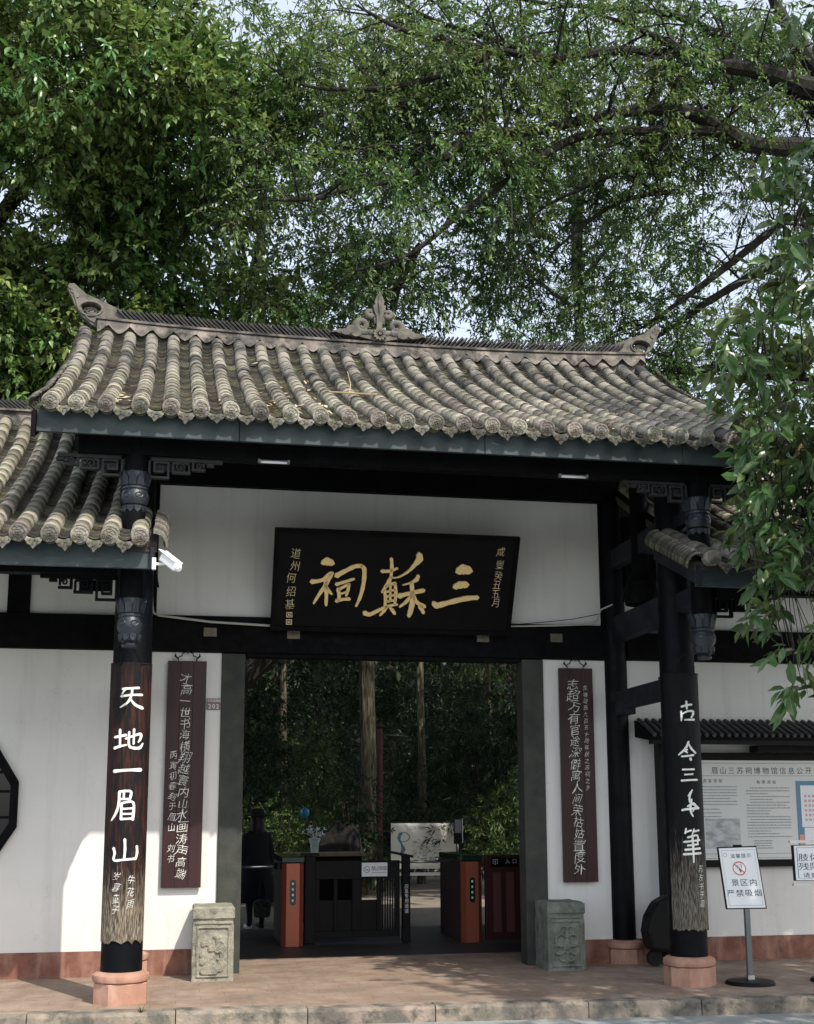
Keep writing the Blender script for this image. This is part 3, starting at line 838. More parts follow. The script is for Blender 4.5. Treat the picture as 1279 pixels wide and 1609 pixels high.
for s_ in (-1, 1):
    spiral(.195, .185, .095, .015, -2.3, 1.35, .058, .026, s_)
    spiral(.105, .345, .048, .010, -2.6, 1.2, .042, .022, s_)
    mb.tube([fn(s_*u, v, 0) for u, v in ((.0, .08), (.06, .10), (.12, .10), (.16, .10))], [.05, .05, .05, .045], 8)
    mb.tube([fn(s_*u, v, 0) for u, v in ((.03, .22), (.045, .28), (.07, .33))], [.03, .032, .03], 8)
    for cu, cv, q in ((.315, .125, .058), (.385, .085, .048), (.27, .075, .05)):
        mb.prism([(s_*(cu+q*1.2*math.cos(t)), cv+q*.8*math.sin(t)) for t in np.linspace(0, 2*math.pi, 13)[:-1]], fn, -.045, .045+q*.2)
    mb.prism([(s_*u, v) for u, v in ((.38, .05), (.44, .06), (.50, .085), (.56, .075), (.52, .10), (.46, .125), (.40, .125))], fn, -.035, .035)
    mb.prism([(s_*u, v) for u, v in ((.05, .0), (.12, .02), (.25, .045), (.38, .05), (.38, .09), (.2, .09), (.08, .06))], fn, -.04, .04)
for i in range(12):                                # rosette
    a = 2*math.pi*i/12; ca, sa = math.cos(a), math.sin(a)
    pt = [(0, -.010), (.06, -.016), (.085, 0), (.06, .016), (0, .010)]
    mb.prism([(u*ca-v*sa, .075+u*sa+v*ca) for u, v in pt], fn, .045, .085)
mb.prism([(.02*math.cos(t), .075+.02*math.sin(t)) for t in np.linspace(0, 2*math.pi, 9)[:-1]], fn, .05, .098)
mb.build('ridge_finial', ornam, ridge, fix=False, label='pale leaf and scroll finial at the middle of the ridge')
# upturned ridge ends with an oval eye
def ridge_end(sx, xo):
    mb = MB()
    F = lambda u, v, d: Vector((xo+sx*u, RY+d, v))
    # outline u outward, v absolute height ; built as two strips around the eye
    outer = [(-.42, 6.88), (-.42, 6.80), (-.1, 6.74), (.10, 6.72), (.22, 6.80), (.34, 6.90), (.42, 7.03), (.455, 7.12), (.50, 7.21), (.485, 7.265), (.43, 7.27), (.375, 7.22), (.30, 7.155), (.16, 7.10), (.0, 7.03), (-.2, 6.95)]
    cx, cz, ra, rb = .245, 6.985, .115, .072
    eye = []
    for (u, v) in outer:
        a = math.atan2((v-cz)/rb, (u-cx)/ra)
        eye.append((cx+ra*math.cos(a), cz+rb*math.sin(a)))
    n = len(outer); vs = []; fs = []
    for d in (-.06, .06): vs += [F(u, v, d) for u, v in outer] + [F(u, v, d) for u, v in eye]
    for i in range(n):
        j = (i+1) % n
        fs += [(i, j, n+j, n+i), (2*n+i, 3*n+i, 3*n+j, 2*n+j), (i, 2*n+i, 2*n+j, j), (n+i, n+j, 3*n+j, 3*n+i)]
    mb.add(vs, fs)
    ring = [F(cx+(ra+.012)*math.cos(t), cz+(rb+.012)*math.sin(t), -.062) for t in np.linspace(0, 2*math.pi, 20)]
    mb.tube(ring, .014, 6, cap=False)
    ring = [F(cx+.085*(1-t/16)*math.cos(t*.9), cz-.01+.05*(1-t/16)*math.sin(t*.9), 0) for t in range(14)]
    mb.tube(ring, .018, 6)
    mb.tube([F(u, v, -.062) for u, v in [(-.38, 6.86), (-.1, 6.80), (.12, 6.79), (.26, 6.86), (.38, 6.99), (.44, 7.2)]], .012, 6)
    for q in range(3):
        mb.prism([(.40+.035*math.cos(t)+.03*q, 7.13+.05*q+.03*math.sin(t)) for t in np.linspace(0, 2*math.pi, 9)[:-1]], F, -.07, .07)
    mb.build('ridge_end_ornament', ornam, ridge, fix=False)
ridge_end(-1, -2.89); ridge_end(1, 3.02)

# ------------------------------------------------------------------ wings
def wing(sx):
    side = 'left' if sx < 0 else 'right'
    lab = {-1: 'lower white-walled wing with sunlit tiled eave and octagonal window, left of the gate',
           1: 'lower white-walled wing in tree shade behind the notice board, right of the gate'}[sx]
    wg = empty('wing_building', (sx*4.5, 1.6, 0), label=lab, cat='building')
    DZ = -1.06
    n = 17
    rws = [(sx*(2.373+.226*j), sx*(2.373+.226*j)) for j in range(n)]
    cut = 1.05                                   # the corner rows stop at the gate column
    rf = build_roof(wg, rws, DZ, cut=cut, nc=1)
    verge(rf, sx*2.27, -sx, DZ, cut, 20)
    xe = sx*(2.373+.226*(n-1)+.1)
    # fascia and barge board
    a, b = sorted((sx*2.26, sx*4.1)); MB().b2((a, -.905, 3.385), (b-.002, -.87, 3.568)).build('fascia_board', fascia_m, wg, bevel=.004)
    a, b = sorted((sx*4.104, xe)); MB().b2((a, -.905, 3.385), (b, -.87, 3.568)).build('fascia_board', fascia_m, wg, bevel=.004)
    mb = MB(); k_ = 12; vs = []; fs = []
    for i in range(k_+1):
        y, z = pos(cut*i/k_)
        for (dx, dz_) in ((0, -.08), (0, -.25), (-.03*sx, -.25), (-.03*sx, -.08)): vs.append((sx*2.29+dx, y+.05, z+dz_+DZ))
    for k in range(k_):
        for i in range(4): j = (i+1) % 4; fs.append((k*4+i, k*4+j, k*4+4+j, k*4+4+i))
    fs += [(0, 1, 2, 3), (len(vs)-1, len(vs)-2, len(vs)-3, len(vs)-4)]
    mb.add(vs, fs).build('barge_board', bluegrey, wg)
    a, b = sorted((sx*2.56, sx*6.3)); MB().b2((a, -.67, 3.375), (b, -.55, 3.50)).build('eave_beam', black, wg, bevel=.005)
    fret(wg, sx*(GX+.11), 3.372, -.6, sx, .60, .20, m=black)
    # wall
    L0, L1 = 2.62, 8.0
    def P_(x0, x1, z0, z1, nm, m, y=Yw, t=.12, bevel=0):
        a, b = sorted((sx*x0, sx*x1)); return MB().b2((a, y, z0), (b, y+t, z1)).build(nm, m, wg, bevel=bevel)
    P_(2.565, L1, .232, 3.06, 'wall', white); P_(2.565, L1, 0, .23, 'wall_base', redbase, Yw-.012, .13)
    P_(2.565, L1, 3.064, 3.404, 'beam', black, Yw-.05, .18, .006)
    for (a0, a1) in (((2.565, 3.49), (3.70, 5.4), (5.6, L1)) if sx < 0 else ((2.565, 3.35), (3.5, 5.4), (5.6, L1))):
        P_(a0, a1, 3.406, 3.80, 'upper_panel', white)
    for (a0, a1) in (((3.49, 3.70), (5.4, 5.6)) if sx < 0 else ((3.35, 3.5), (5.4, 5.6))):
        P_(a0, a1, 3.406, 3.80, 'wall_post', black, Yw-.03)
    P_(2.565, L1, 3.802, 4.6, 'upper_beam', black, Yw-.05, .18)
    # ridge of the wing
    yr, zr = pos(SLEN)
    a, b = sorted((sx*2.56, sx*6.3))
    mb = MB().b2((a, yr-.02, zr+DZ-.12), (b, yr+.18, zr+DZ+.10)); rd = mb.build('ridge', ridge_m, wg)
    MB().b2((a, yr-.05, zr+DZ+.102), (b, yr+.21, zr+DZ+.125)).build('ridge_ledge', ridge_m, rd)
    for i in range(62):
        x = sx*(2.65+i*.048)
        inst('ridge_tile', slat, rd, Matrix.Translation((x, yr+.08, zr+DZ+.18)) @ Matrix.Rotation(-R(52)*(1 if sx < 0 else -1), 4, 'Y'))
    return wg
wingL = wing(-1); wingR = wing(1)
# octagonal window at the left
mb = MB()
oc = (-3.95, 1.585)
def octo(r1, r2, y0, y1, sz=.58):
    mb = MB(); vs = []
    pts = [(-.44, -.21), (-.21, -.58), (.21, -.58), (.44, -.21), (.44, .21), (.21, .58), (-.21, .58), (-.44, .21)]
    for y in (y0, y1):
        for k in (r1, r2):
            vs += [(oc[0]+u*k, y, oc[1]+v*k) for u, v in pts]
    fs = []
    for i in range(8):
        j = (i+1) % 8
        fs += [(i, j, 8+j, 8+i), (16+i, 24+i, 24+j, 16+j), (i, 16+i, 16+j, j), (8+i, 8+j, 24+j, 24+i)]
    return mb.add(vs, fs)
wn = octo(1, .84, Yw-.05, Yw+.05).build('octagonal_window', black, wingL)
pane = MB(); pane.prism([(oc[0]+u*.85, oc[1]+v*.85) for u, v in [(-.44, -.21), (-.21, -.58), (.21, -.58), (.44, -.21), (.44, .21), (.21, .58), (-.21, .58), (-.44, .21)]], lambda u, v, d: Vector((u, d, v)), Yw-.012, Yw-.006)
pane.build('pane', mat('dark_window_glass', (.004, .004, .006), .15), wn)
for dz_ in (-.3, -.12, .12, .3):
    MB().b2((oc[0]-.36, Yw-.03, oc[1]+dz_-.012), (oc[0]+.36, Yw-.014, oc[1]+dz_+.012)).build('glazing_bar', black, wn)

# ------------------------------------------------------------------ name plaque
pb, pt_ = Vector((.036, 1.44, 3.275)), Vector((.040, 1.0, 4.205))
pu = Vector((1, 0, 0)); pv = (pt_-pb); PH = pv.length; pv.normalize(); pn = pu.cross(pv); pn = -pn if pn.y > 0 else pn
PWb, PWt = 2.44, 2.445
def PF(u, v, d):   # u,v in 0..1
    wd = PWb+(PWt-PWb)*v
    return pb + pv*(v*PH) + pu*((u-.5)*wd) + pn*d
plaque = empty('name_plaque', pb, label='big black tilted plaque with three large gold characters above the opening', cat='plaque')
mb = MB(); mb.prism([(0, 0), (1, 0), (1, 1), (0, 1)], PF, 0, -.05); mb.build('board', plaque_m, plaque, bevel=.004)
mb = MB()
for a, b, c, d in ((0, 0, 1, .045), (0, .955, 1, 1), (0, .0455, .018, .9545), (.982, .0455, 1, .9545)):
    mb.prism([(a, b), (c, b), (c, d), (a, d)], PF, .0015, .012)
mb.build('frame', black, plaque)
def C2P(x, y, d):    # crop coordinates of the photograph's plaque -> plaque surface
    t = (y-73)/(535-73)
    for _ in range(2):
        xl, xr = 96+(70-96)*t, 1214+(1163-1214)*t
        u = (x-xl)/(xr-xl); yt = 58+(88-58)*u; yb = 524+(548-524)*u; t = (y-yt)/(yb-yt)
    return PF(u, 1-t, d)
BIG = {'祠': [
 ([(303, 212), (325, 205), (350, 213)], [16, 32, 20]),
 ([(254, 298), (300, 290), (335, 262), (350, 258)], [18, 12, 14, 12]),
 ([(345, 262), (318, 310), (285, 360), (262, 398)], [13, 15, 12, 7]),
 ([(316, 292), (320, 340), (318, 406)], [13, 15, 10]),
 ([(322, 322), (336, 345), (346, 355)], [9, 12, 6]),
 ([(365, 270), (400, 250), (450, 226), (480, 224)], [20, 16, 15, 15]),
 ([(478, 224), (491, 240), (488, 300), (472, 365), (452, 410)], [15, 17, 15, 13, 7]),
 ([(364, 309), (400, 298), (445, 283)], [14, 10, 9]),
 ([(372, 330), (377, 360), (372, 388)], [14, 13, 10]), ([(376, 332), (405, 316), (424, 306)], [11, 10, 10]),
 ([(422, 306), (417, 335), (408, 362)], [11, 12, 8]), ([(364, 386), (392, 378), (424, 376)], [15, 11, 13]), ([(384, 352), (410, 344)], [7, 8])],
'蘇': [
 ([(614, 188), (616, 230), (611, 278)], [12, 13, 9]), ([(570, 247), (605, 246), (642, 233)], [14, 11, 8]),
 ([(741, 168), (742, 190), (722, 215), (690, 248), (645, 274), (612, 276)], [22, 28, 16, 9, 6, 5]),
 ([(612, 272), (602, 295), (580, 330), (570, 345)], [10, 15, 12, 7]),
 ([(583, 336), (586, 380), (583, 412)], [13, 12, 9]), ([(588, 318), (612, 306), (634, 303)], [10, 11, 12]),
 ([(630, 303), (634, 350), (628, 398)], [12, 12, 9]), ([(592, 342), (630, 332)], 8), ([(592, 364), (630, 356)], 8), ([(590, 388), (630, 380)], 8), ([(609, 312), (608, 386)], [8, 9]),
 ([(490, 440), (515, 447), (560, 425), (600, 408), (640, 400)], [20, 15, 12, 10, 8]),
 ([(592, 410), (578, 432), (560, 452)], [11, 12, 7]), ([(603, 410), (618, 428), (628, 444)], [9, 14, 12]),
 ([(737, 266), (728, 285), (700, 300), (665, 310)], [12, 16, 7, 4]),
 ([(648, 362), (690, 350), (762, 334)], [20, 14, 16]), ([(706, 300), (710, 370), (703, 420), (692, 455)], [14, 20, 20, 14]),
 ([(705, 358), (680, 388), (650, 412)], [12, 13, 7]), ([(716, 360), (730, 390), (765, 410)], [12, 15, 16]), ([(745, 408), (760, 440)], [20, 12])],
'三': [
 ([(918, 247), (945, 236), (978, 242)], [24, 40, 26]), ([(904, 318), (930, 308), (962, 306)], [20, 28, 24]),
 ([(806, 392), (822, 404), (870, 392), (950, 372), (1012, 366)], [18, 24, 18, 20, 16])]}
for ch, strokes in BIG.items():
    mb = MB()
    for pts, wd in strokes: stroke(mb, pts, [q*1.18 for q in wd] if hasattr(wd, '__len__') else wd*1.18, C2P, .001, .022)
    mb.build('gold_character', gold, plaque, label='gold character '+ch)
for s_, P_ in (('道州何绍基', [(187, 170), (182, 228), (165, 282), (163, 345), (158, 402)]), ('咸豐癸丑五月', [(1122, 155), (1118, 214), (1110, 265), (1103, 308), (1098, 350), (1096, 392)])):
    mb = MB()
    for ch, (x, y) in zip(s_, P_):
        sz = 47 if s_[0] == '道' else 42
        put_glyph(mb, ch, x, y, sz*.9, -sz, lambda a, b, d: C2P(a, b, .0035), shear=-.15, wob=.03, rot=random.uniform(-.08, .08))
    mb.build('small_inscription', goldpale, plaque)
mb = MB()
for (x, y) in ((155, 452), (153, 486)):
    for (a, b, c, d) in ((-13, -12, 13, -9), (-13, 9, 13, 12), (-13, -8.9, -10, 8.9), (10, -8.9, 13, 8.9), (-6, -6, -2, 6), (2, -6, 6, -1), (2, 2, 7, 6), (-1.9, -1, 1.9, 2)):
        mb.prism([(x+a, y+b), (x+c, y+b), (x+c, y+d), (x+a, y+d)], C2P, .001, .005)
mb.build('seal_marks', goldpale, plaque)

# ------------------------------------------------------------------ curved couplet boards on the front columns
STK = {
 '天': [([(.12, .1), (.8, .04)], .1), ([(.24, .1), (.12, .32)], [.1, .06]), ([(.08, .42), (.5, .36), (.95, .34)], [.1, .09, .1]), ([(.52, .08), (.5, .36), (.36, .68), (.06, .9)], [.09, .1, .1, .05]), ([(.45, .52), (.66, .78), (.98, .92)], [.07, .11, .14])],
 '地': [([(.2, .12), (.22, .85)], [.1, .08]), ([(.0, .45), (.42, .36)], .1), ([(.0, .92), (.22, .84), (.45, .78)], [.12, .1, .06]), ([(.40, .52), (.9, .30), (.92, .5), (.84, .66)], [.07, .1, .1, .05]), ([(.68, .1), (.68, .75)], [.09, .07]), ([(.52, .22), (.52, .75), (.62, .9), (.9, .9), (1.02, .7)], [.08, .09, .1, .12, .05])],
 '一': [([(.0, .52), (.5, .48), (1, .46)], [.13, .09, .14])],
 '眉': [([(.3, .06), (.55, .03), (.78, .06), (.74, .3)], .09), ([(.5, .05), (.5, .28)], .08), ([(.3, .3), (.74, .3)], .08), ([(.32, .05), (.3, .5), (.18, .8), (.0, 1.02)], [.1, .1, .1, .05]), ([(.42, .44), (.42, .98)], .09), ([(.42, .44), (.88, .42), (.88, 1.0)], [.08, .09, .1]), ([(.44, .63), (.86, .61)], .07), ([(.44, .8), (.86, .79)], .07), ([(.4, .97), (.88, .95)], .08)],
 '山': [([(.5, .0), (.52, .45), (.5, .86)], [.11, .1, .08]), ([(.06, .38), (.12, .6), (.1, .9), (.5, .88), (.95, .84)], [.12, .1, .1, .09, .1]), ([(.98, .3), (1.0, .6), (.94, .88)], [.1, .11, .07])],
 '古': [([(.48, .0), (.5, .4)], [.12, .09]), ([(.15, .28), (.5, .2), (.85, .16)], .12), ([(.12, .5), (.14, .8), (.1, 1.0)], [.1, .12, .07]), ([(.12, .68), (.5, .52), (.9, .5), (.95, .62), (.78, .84)], [.08, .1, .13, .14, .08]), ([(.32, .95), (.65, .94), (1, .93)], [.08, .11, .13])],
 '今': [([(.58, .0), (.4, .35), (.0, .72)], [.1, .13, .08]), ([(.54, .08), (.75, .4), (1.02, .62)], [.08, .12, .1]), ([(.3, .5), (.5, .6), (.4, .52), (.5, .42)], .07), ([(.15, .8), (.5, .77), (.86, .72)], [.09, .1, .11]), ([(.64, .9), (.68, 1.0)], [.16, .12])],
 '三': [([(.1, .14), (.8, .12)], .11), ([(.2, .5), (.7, .46)], .1), ([(.02, .92), (.5, .88), (1, .86)], [.14, .11, .13])],
 '千': [([(.62, .0), (.5, .12), (.36, .24)], [.05, .1, .06]), ([(.5, .14), (.42, .35), (.5, .5), (.75, .58), (.9, .62)], [.05, .09, .09, .08, .06]), ([(.0, .76), (.3, .72), (1.0, .68)], [.1, .1, .11]), ([(.55, .35), (.45, .7), (.52, .9), (.6, 1.0)], [.07, .1, .09, .05]), ([(.3, .62), (.62, .5), (.78, .6), (.6, .8)], .07)],
 '筆': [([(.18, .0), (.12, .16)], .06), ([(.12, .12), (.45, .06)], .07), ([(.62, .02), (.52, .16)], .06), ([(.58, .1), (.92, .06)], .07), ([(.24, .28), (.8, .22), (.8, .44)], .075), ([(.04, .42), (.95, .36)], .075), ([(.22, .53), (.84, .49)], .07), ([(.08, .66), (.96, .62)], .08), ([(.0, .8), (1, .77)], .085), ([(.5, .2), (.52, .6), (.52, 1.05)], [.08, .09, .06])]}
def couplet_col(sx, m, label, chars, small):
    r = .182; cx = sx*GX; z0, z1 = .485, 2.735
    o = empty('couplet_board', (cx, -.17, z0), label=label, cat='couplet board')
    mb = MB(); n = 20; A = R(68); vs = []; fs = []; zn = 26
    jag = [random.uniform(-.02, .012) for _ in range(n+1)]
    for k in range(zn+1):
        z = z0+(z1-z0)*k/zn
        for q in (r, r-.014):
            for i in range(n+1):
                a = -math.pi/2 - A + 2*A*i/n
                zz = z+(jag[i] if k == 0 else 0)
                vs.append((cx+q*math.cos(a), q*math.sin(a), zz))
    m_ = n+1; st = 2*m_
    for k in range(zn):
        for i in range(n):
            fs += [(k*st+i, k*st+i+1, (k+1)*st+i+1, (k+1)*st+i), (k*st+m_+i, (k+1)*st+m_+i, (k+1)*st+m_+i+1, k*st+m_+i+1)]
        fs += [(k*st, (k+1)*st, (k+1)*st+m_, k*st+m_), (k*st+n, k*st+m_+n, (k+1)*st+m_+n, (k+1)*st+n)]
    for i in range(n): fs += [(i, m_+i, m_+i+1, i+1), (zn*st+i, zn*st+i+1, zn*st+m_+i+1, zn*st+m_+i)]
    b = mb.add(vs, fs, True).build('board', m, None)
    b.parent = o; b.matrix_local = Matrix.Translation(-Vector(o.location))
    # keep object coordinates = world so the worn foot sits at the right height
    F = lambda u, z, d: Vector((cx+(r+d)*math.sin(u/r), -(r+d)*math.cos(u/r), z))
    for ch, (u, z, w_, h_) in chars:
        mb = MB()
        for pts, wd in STK[ch]:
            P_ = [((x-.5)*w_+u, z+(.5-y)*h_) for x, y in pts]
            sc_ = (w_+h_)/2 if ch != '一' else w_
            ww = [q*sc_ for q in wd] if hasattr(wd, '__len__') else wd*sc_
            stroke(mb, P_, ww, F, .0005, .005)
        mb.build('painted_character', letterw, o, label='white character '+ch)
    for s_, u, zt, p_, sz in small:
        mb = MB()
        for i, ch in enumerate(s_): put_glyph(mb, ch, u, zt-i*p_, sz*.85, sz, lambda a, b, d: F(a, b, .002), shear=.2, wob=.05, rot=random.uniform(-.15, .15))
        mb.build('small_inscription', letterw, o)
    mb = MB()   # iron hanger above
    for s2 in (-1, 1):
        mb.tube([F(s2*.085, z1-.03, .008), F(s2*.085, z1+.05, .008), F(s2*.05, z1+.10, .008), F(s2*.045, z1+.13, .008), F(0, z1+.17, .008)], .004, 5)
    mb.tube([F(-.2, z1-.01, .006), F(-.1, z1-.012, .006), F(.1, z1-.012, .006), F(.2, z1-.01, .006)], .004, 5)
    mb.build('hanger', iron, o)
couplet_col(-1, boardL, 'curved worn red and black board with five white characters on the sunlit front column', [
    ('天', (.012, 2.435, .20, .19)), ('地', (0, 2.105, .235, .19)), ('一', (.0, 1.842, .225, .2)), ('眉', (-.02, 1.565, .20, .24)), ('山', (.0, 1.20, .205, .185))],
    [('岁暮童子', -.055, 1.0, .088, .07), ('牛花雨', .062, .97, .095, .07)])
couplet_col(1, boardR, 'curved black worn board with five white characters on the shaded front column', [
    ('古', (.0, 2.385, .14, .175)), ('今', (-.01, 2.03, .16, .165)), ('三', (-.0, 1.82, .155, .125)), ('千', (-.0, 1.57, .16, .235)), ('筆', (.0, 1.21, .165, .28))],
    [('苏轼书于眉'.replace('轼', '东'), .075, 1.0, .075, .065)])

# ------------------------------------------------------------------ flat couplet boards by the opening
def couplet_flat(pt, pb, label, main, small, ssmall, um, us, zs):
    (xa, xb, z1), (xc, xd, z0) = pt, pb
    o = empty('couplet_board', ((xc+xd)/2, 1.56, z0), label=label, cat='couplet board')
    F = lambda u, z, d: Vector((u, 1.568-d, z))
    n = 3
    for i in range(n):
        t0, t1 = i/n, (i+1)/n
        mb = MB(); e = .0012
        mb.prism([(xc+(xd-xc)*t0+e, z0), (xc+(xd-xc)*t1-e, z0), (xa+(xb-xa)*t1-e, z1), (xa+(xb-xa)*t0+e, z1)], F, 0, .028)
        mb.build('board', maroon, o, bevel=.002)
    n = len(main)
    zt = z1-.17; pitch = (zt-z0-.13)/(n-1)
    for i, ch in enumerate(main):
        z = zt-i*pitch; u = um(z)+random.uniform(-.008, .008)
        sz = pitch*random.uniform(.85, 1.08); mb = MB()
        put_glyph(mb, ch, u, z, sz*random.uniform(.85, 1.1), sz*.98, lambda a, b, d: F(a, b, .0295), shear=.22, wob=.06, rot=random.uniform(-.16, .12))
        mb.build('painted_character', letterw, o)
    mb = MB()
    for i, ch in enumerate(small):
        z = zs-i*ssmall; put_glyph(mb, ch, us(z), z, ssmall*.7, ssmall*.78, lambda a, b, d: F(a, b, .0295), shear=.2, wob=.05, rot=random.uniform(-.2, .2))
    mb.build('small_inscription', letterw, o)
    mb = MB(); xm = (xa+xb)/2
    for s2 in (-1, 1):
        mb.tube([F(xm+s2*.085, z1-.0, .015), F(xm+s2*.09, z1+.03, .015), F(xm+s2*.075, z1+.045, .015), F(xm+s2*.055, z1+.05, .015), F(xm+s2*.05, z1+.075, .015), F(xm, z1+.10, .015)], .006, 5)
        mb.tube([F(xm+s2*.09, z1+.02, .015), F(xm+s2*.12, z1+.05, .015), F(xm+s2*.115, z1+.075, .015)], [.006, .012, .002], 5)
    mb.tube([F(xm, z1+.075, .015), F(xm, z1+.12, .015)], .007, 5)
    mb.build('hanger', iron, o)
couplet_flat((-2.165, -1.79, 2.965), (-2.17, -1.795, .80), 'long maroon board with white running script on the left white panel, its foot in sunlight',
    '才高一世书海横翔越寰内山水画涛声高端', '丙寅初春刻于眉山 刘书', .098, lambda z: -1.985, lambda z: -2.085, 2.05)
couplet_flat((1.80, 2.165, 2.965), (1.80, 2.165, .80), 'long maroon board with white running script on the shaded right white panel',
    '志超万有官途深僻寓人间荣枯姑置度外', '东坡诞辰九百五十周年秋之苏祠之乡', .068, lambda z: 1.955+.008*(2.9-z), lambda z: 2.08, 2.76)
# street number plate
o = empty('number_plate', (-1.712, 1.585, 2.55), label='small grey-brown street number plate reading 202 beside the left maroon board', cat='number plate')
MB().b2((-1.782, 1.583, 2.495), (-1.642, 1.597, 2.605)).build('plate', brownpl, o, bevel=.003)
mb = MB(); F = lambda u, z, d: Vector((u, 1.5815-d, z))
text_row(mb, '202', -1.752, 2.528, .046, .038, F); text_row(mb, '文学城南段', -1.768, 2.583, .026, .027, F)
mb.build('lettering', signw, o)

# ------------------------------------------------------------------ carved stone blocks
def stone_block(x0, x1, y0, y1, h, m, motif, label):
    o = empty('carved_stone_block', ((x0+x1)/2, (y0+y1)/2, 0), label=label, cat='stone block')
    mb = MB(); n = 8
    rr = random.Random(int(h*1000)+int(x0*10))
    vs = []; fs = []
    k_ = 12
    ring = []
    P4 = [(x0, y0), (x1, y0), (x1, y1), (x0, y1)]
    per = []
    for a in range(4):
        p, q = P4[a], P4[(a+1) % 4]
        for i in range(n): per.append((p[0]+(q[0]-p[0])*i/n, p[1]+(q[1]-p[1])*i/n))
    zz = list(np.linspace(0, h-.015, k_))+[h]
    cx, cy = (x0+x1)/2, (y0+y1)/2
    for k, z in enumerate(zz):
        s_ = 1.0 if k < k_ else .95
        if .76*h < z < .82*h: s_ = .965
        if k == 0: s_ = 1.02
        for i, (px, py) in enumerate(per):
            c_ = .985 if i % n == 0 else 1
            j = rr.uniform(-.004, .004)
            vs.append((cx+(px-cx)*s_*c_+j, cy+(py-cy)*s_*c_+j, z+rr.uniform(-.003, .003)*(k > 0)))
    N_ = len(per)
    for k in range(k_):
        for i in range(N_): fs.append((k*N_+i, k*N_+(i+1) % N_, (k+1)*N_+(i+1) % N_, (k+1)*N_+i))
    fs.append(tuple(range(k_*N_, (k_+1)*N_)))
    mb.add(vs, fs, False).build('block', m, o)
    # relief panel on the front
    NX, NZ = 56, 84; vs = []; fs = []
    u0, u1, v0, v1 = x0+.035, x1-.035, .03, h*.74
    cx = (x0+x1)/2
    rv = np.random.default_rng(3 if motif == 'flower' else 5)
    circ = [(rv.uniform(-.12, .12), rv.uniform(.1, .42), rv.uniform(.016, .04)) for _ in range(26)]
    for k in range(NZ+1):
        for i in range(NX+1):
            u = u0+(u1-u0)*i/NX; v = v0+(v1-v0)*k/NZ
            uu, vv = u-cx, v
            hgt = 0.0
            eb = min(u-u0, u1-u, v-v0, v1-v)
            if eb < .008: hgt = 0
            elif eb < .02: hgt = .010
            elif eb < .028: hgt = -.006
            else:
                hgt = -.008
                if motif == 'flower':
                    for (a, b, q) in circ:
                        d = math.hypot(uu-a, vv-b)
                        if d < q: hgt = max(hgt, .010*math.sqrt(max(0, 1-(d/q)**2))+.002*math.sin(d*400))
                    d = math.hypot(uu-.06, vv-.30); an = math.atan2(vv-.30, uu-.06)
                    if d < .055*(1+.12*math.cos(6*an)): hgt = .012 if d > .018 else .018
                    if .038 < d < .043: hgt = .004
                    d = math.hypot((uu+.03)/1.6, vv-.09)
                    if d < .05: hgt = max(hgt, .012)
                else:
                    for s_ in (-1, 1):
                        for (a, b, q, w_) in ((.055, .28, .055, .014), (.075, .20, .05, .013), (.035, .13, .045, .012), (.03, .37, .04, .012)):
                            d = abs(math.hypot(uu-s_*a, vv-b)-q)
                            if d < w_: hgt = max(hgt, .014*(1-(d/w_)**2)+.002)
                    d = math.hypot(uu, (vv-.24)/1.7)
                    if d < .03: hgt = .016
                    if abs(uu) < .01 and vv < .45: hgt = max(hgt, .010)
            hgt += rv.uniform(-.0015, .0015)
            vs.append((u, y0-.006-hgt, v))
    for k in range(NZ):
        for i in range(NX):
            a = k*(NX+1)+i; fs.append((a, a+1, a+NX+2, a+NX+1))
    MB().add(vs, fs, True).build('carved_relief', m, o, fix=False)
    mb = MB().b2((x0+.02, y0-.008, h*.765), (x1-.02, y0+.004, h*.80)); mb.b2((x0-.004, y0-.012, h*.84), (x1+.004, y0+.01, h*.985)); mb.build('top_band', m, o, bevel=.01)
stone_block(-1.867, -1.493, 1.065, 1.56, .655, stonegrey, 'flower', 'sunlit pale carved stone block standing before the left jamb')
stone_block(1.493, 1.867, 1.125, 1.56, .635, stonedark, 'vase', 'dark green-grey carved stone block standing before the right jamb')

# ------------------------------------------------------------------ small fittings
def lamp(x, label):
    o = empty('tube_lamp', (x, -.70, 4.365), label=label, cat='lamp')
    MB().tube([(x-.11, -.715, 4.352), (x+.11, -.715, 4.352)], .011, 8).build('tube', signw, o)
    MB().b2((x-.13, -.735, 4.345), (x-.111, -.69, 4.372)).b2((x+.111, -.735, 4.345), (x+.13, -.69, 4.372)).b2((x-.128, -.704, 4.362), (x+.128, -.692, 4.374)).build('holder', greypole, o)
lamp(W(430, 736, -.7).x, 'short white tube lamp under the eave beam nearer the left column'); lamp(W(900, 757, -.7).x, 'short unlit tube lamp under the eave beam nearer the right column')
# security camera
o = empty('security_camera', (-2.25, -.93, 3.44), label='white bullet security camera on the right end of the left wing fascia', cat='camera')
cb = W(242, 886, -.93); ce = W(262, 884, -.96)
MB().box(cb+Vector((.0, .0, 0)), (.03, .05, .09)).tube([cb, cb+Vector((.06, 0, -.0)), ce+Vector((0, 0, -.005)), ce+Vector((.0, 0, .03))], .012, 8).build('arm', camw, o)
a_, b_ = W(256, 874, -.93), W(280, 893, -1.06)
d = (b_-a_).normalized()
q = d.to_track_quat('Y', 'Z').to_matrix()
mb = MB().box((a_+b_)/2, (.075, .20, .07), q); mb.tube([b_-d*.01, b_+d*.02], [.03, .028], 12); mb.build('body', camw, o, bevel=.012)
MB().box((a_+b_)/2+Vector((0, 0, .046)), (.088, .23, .008), q).build('hood', camw, o, bevel=.003)
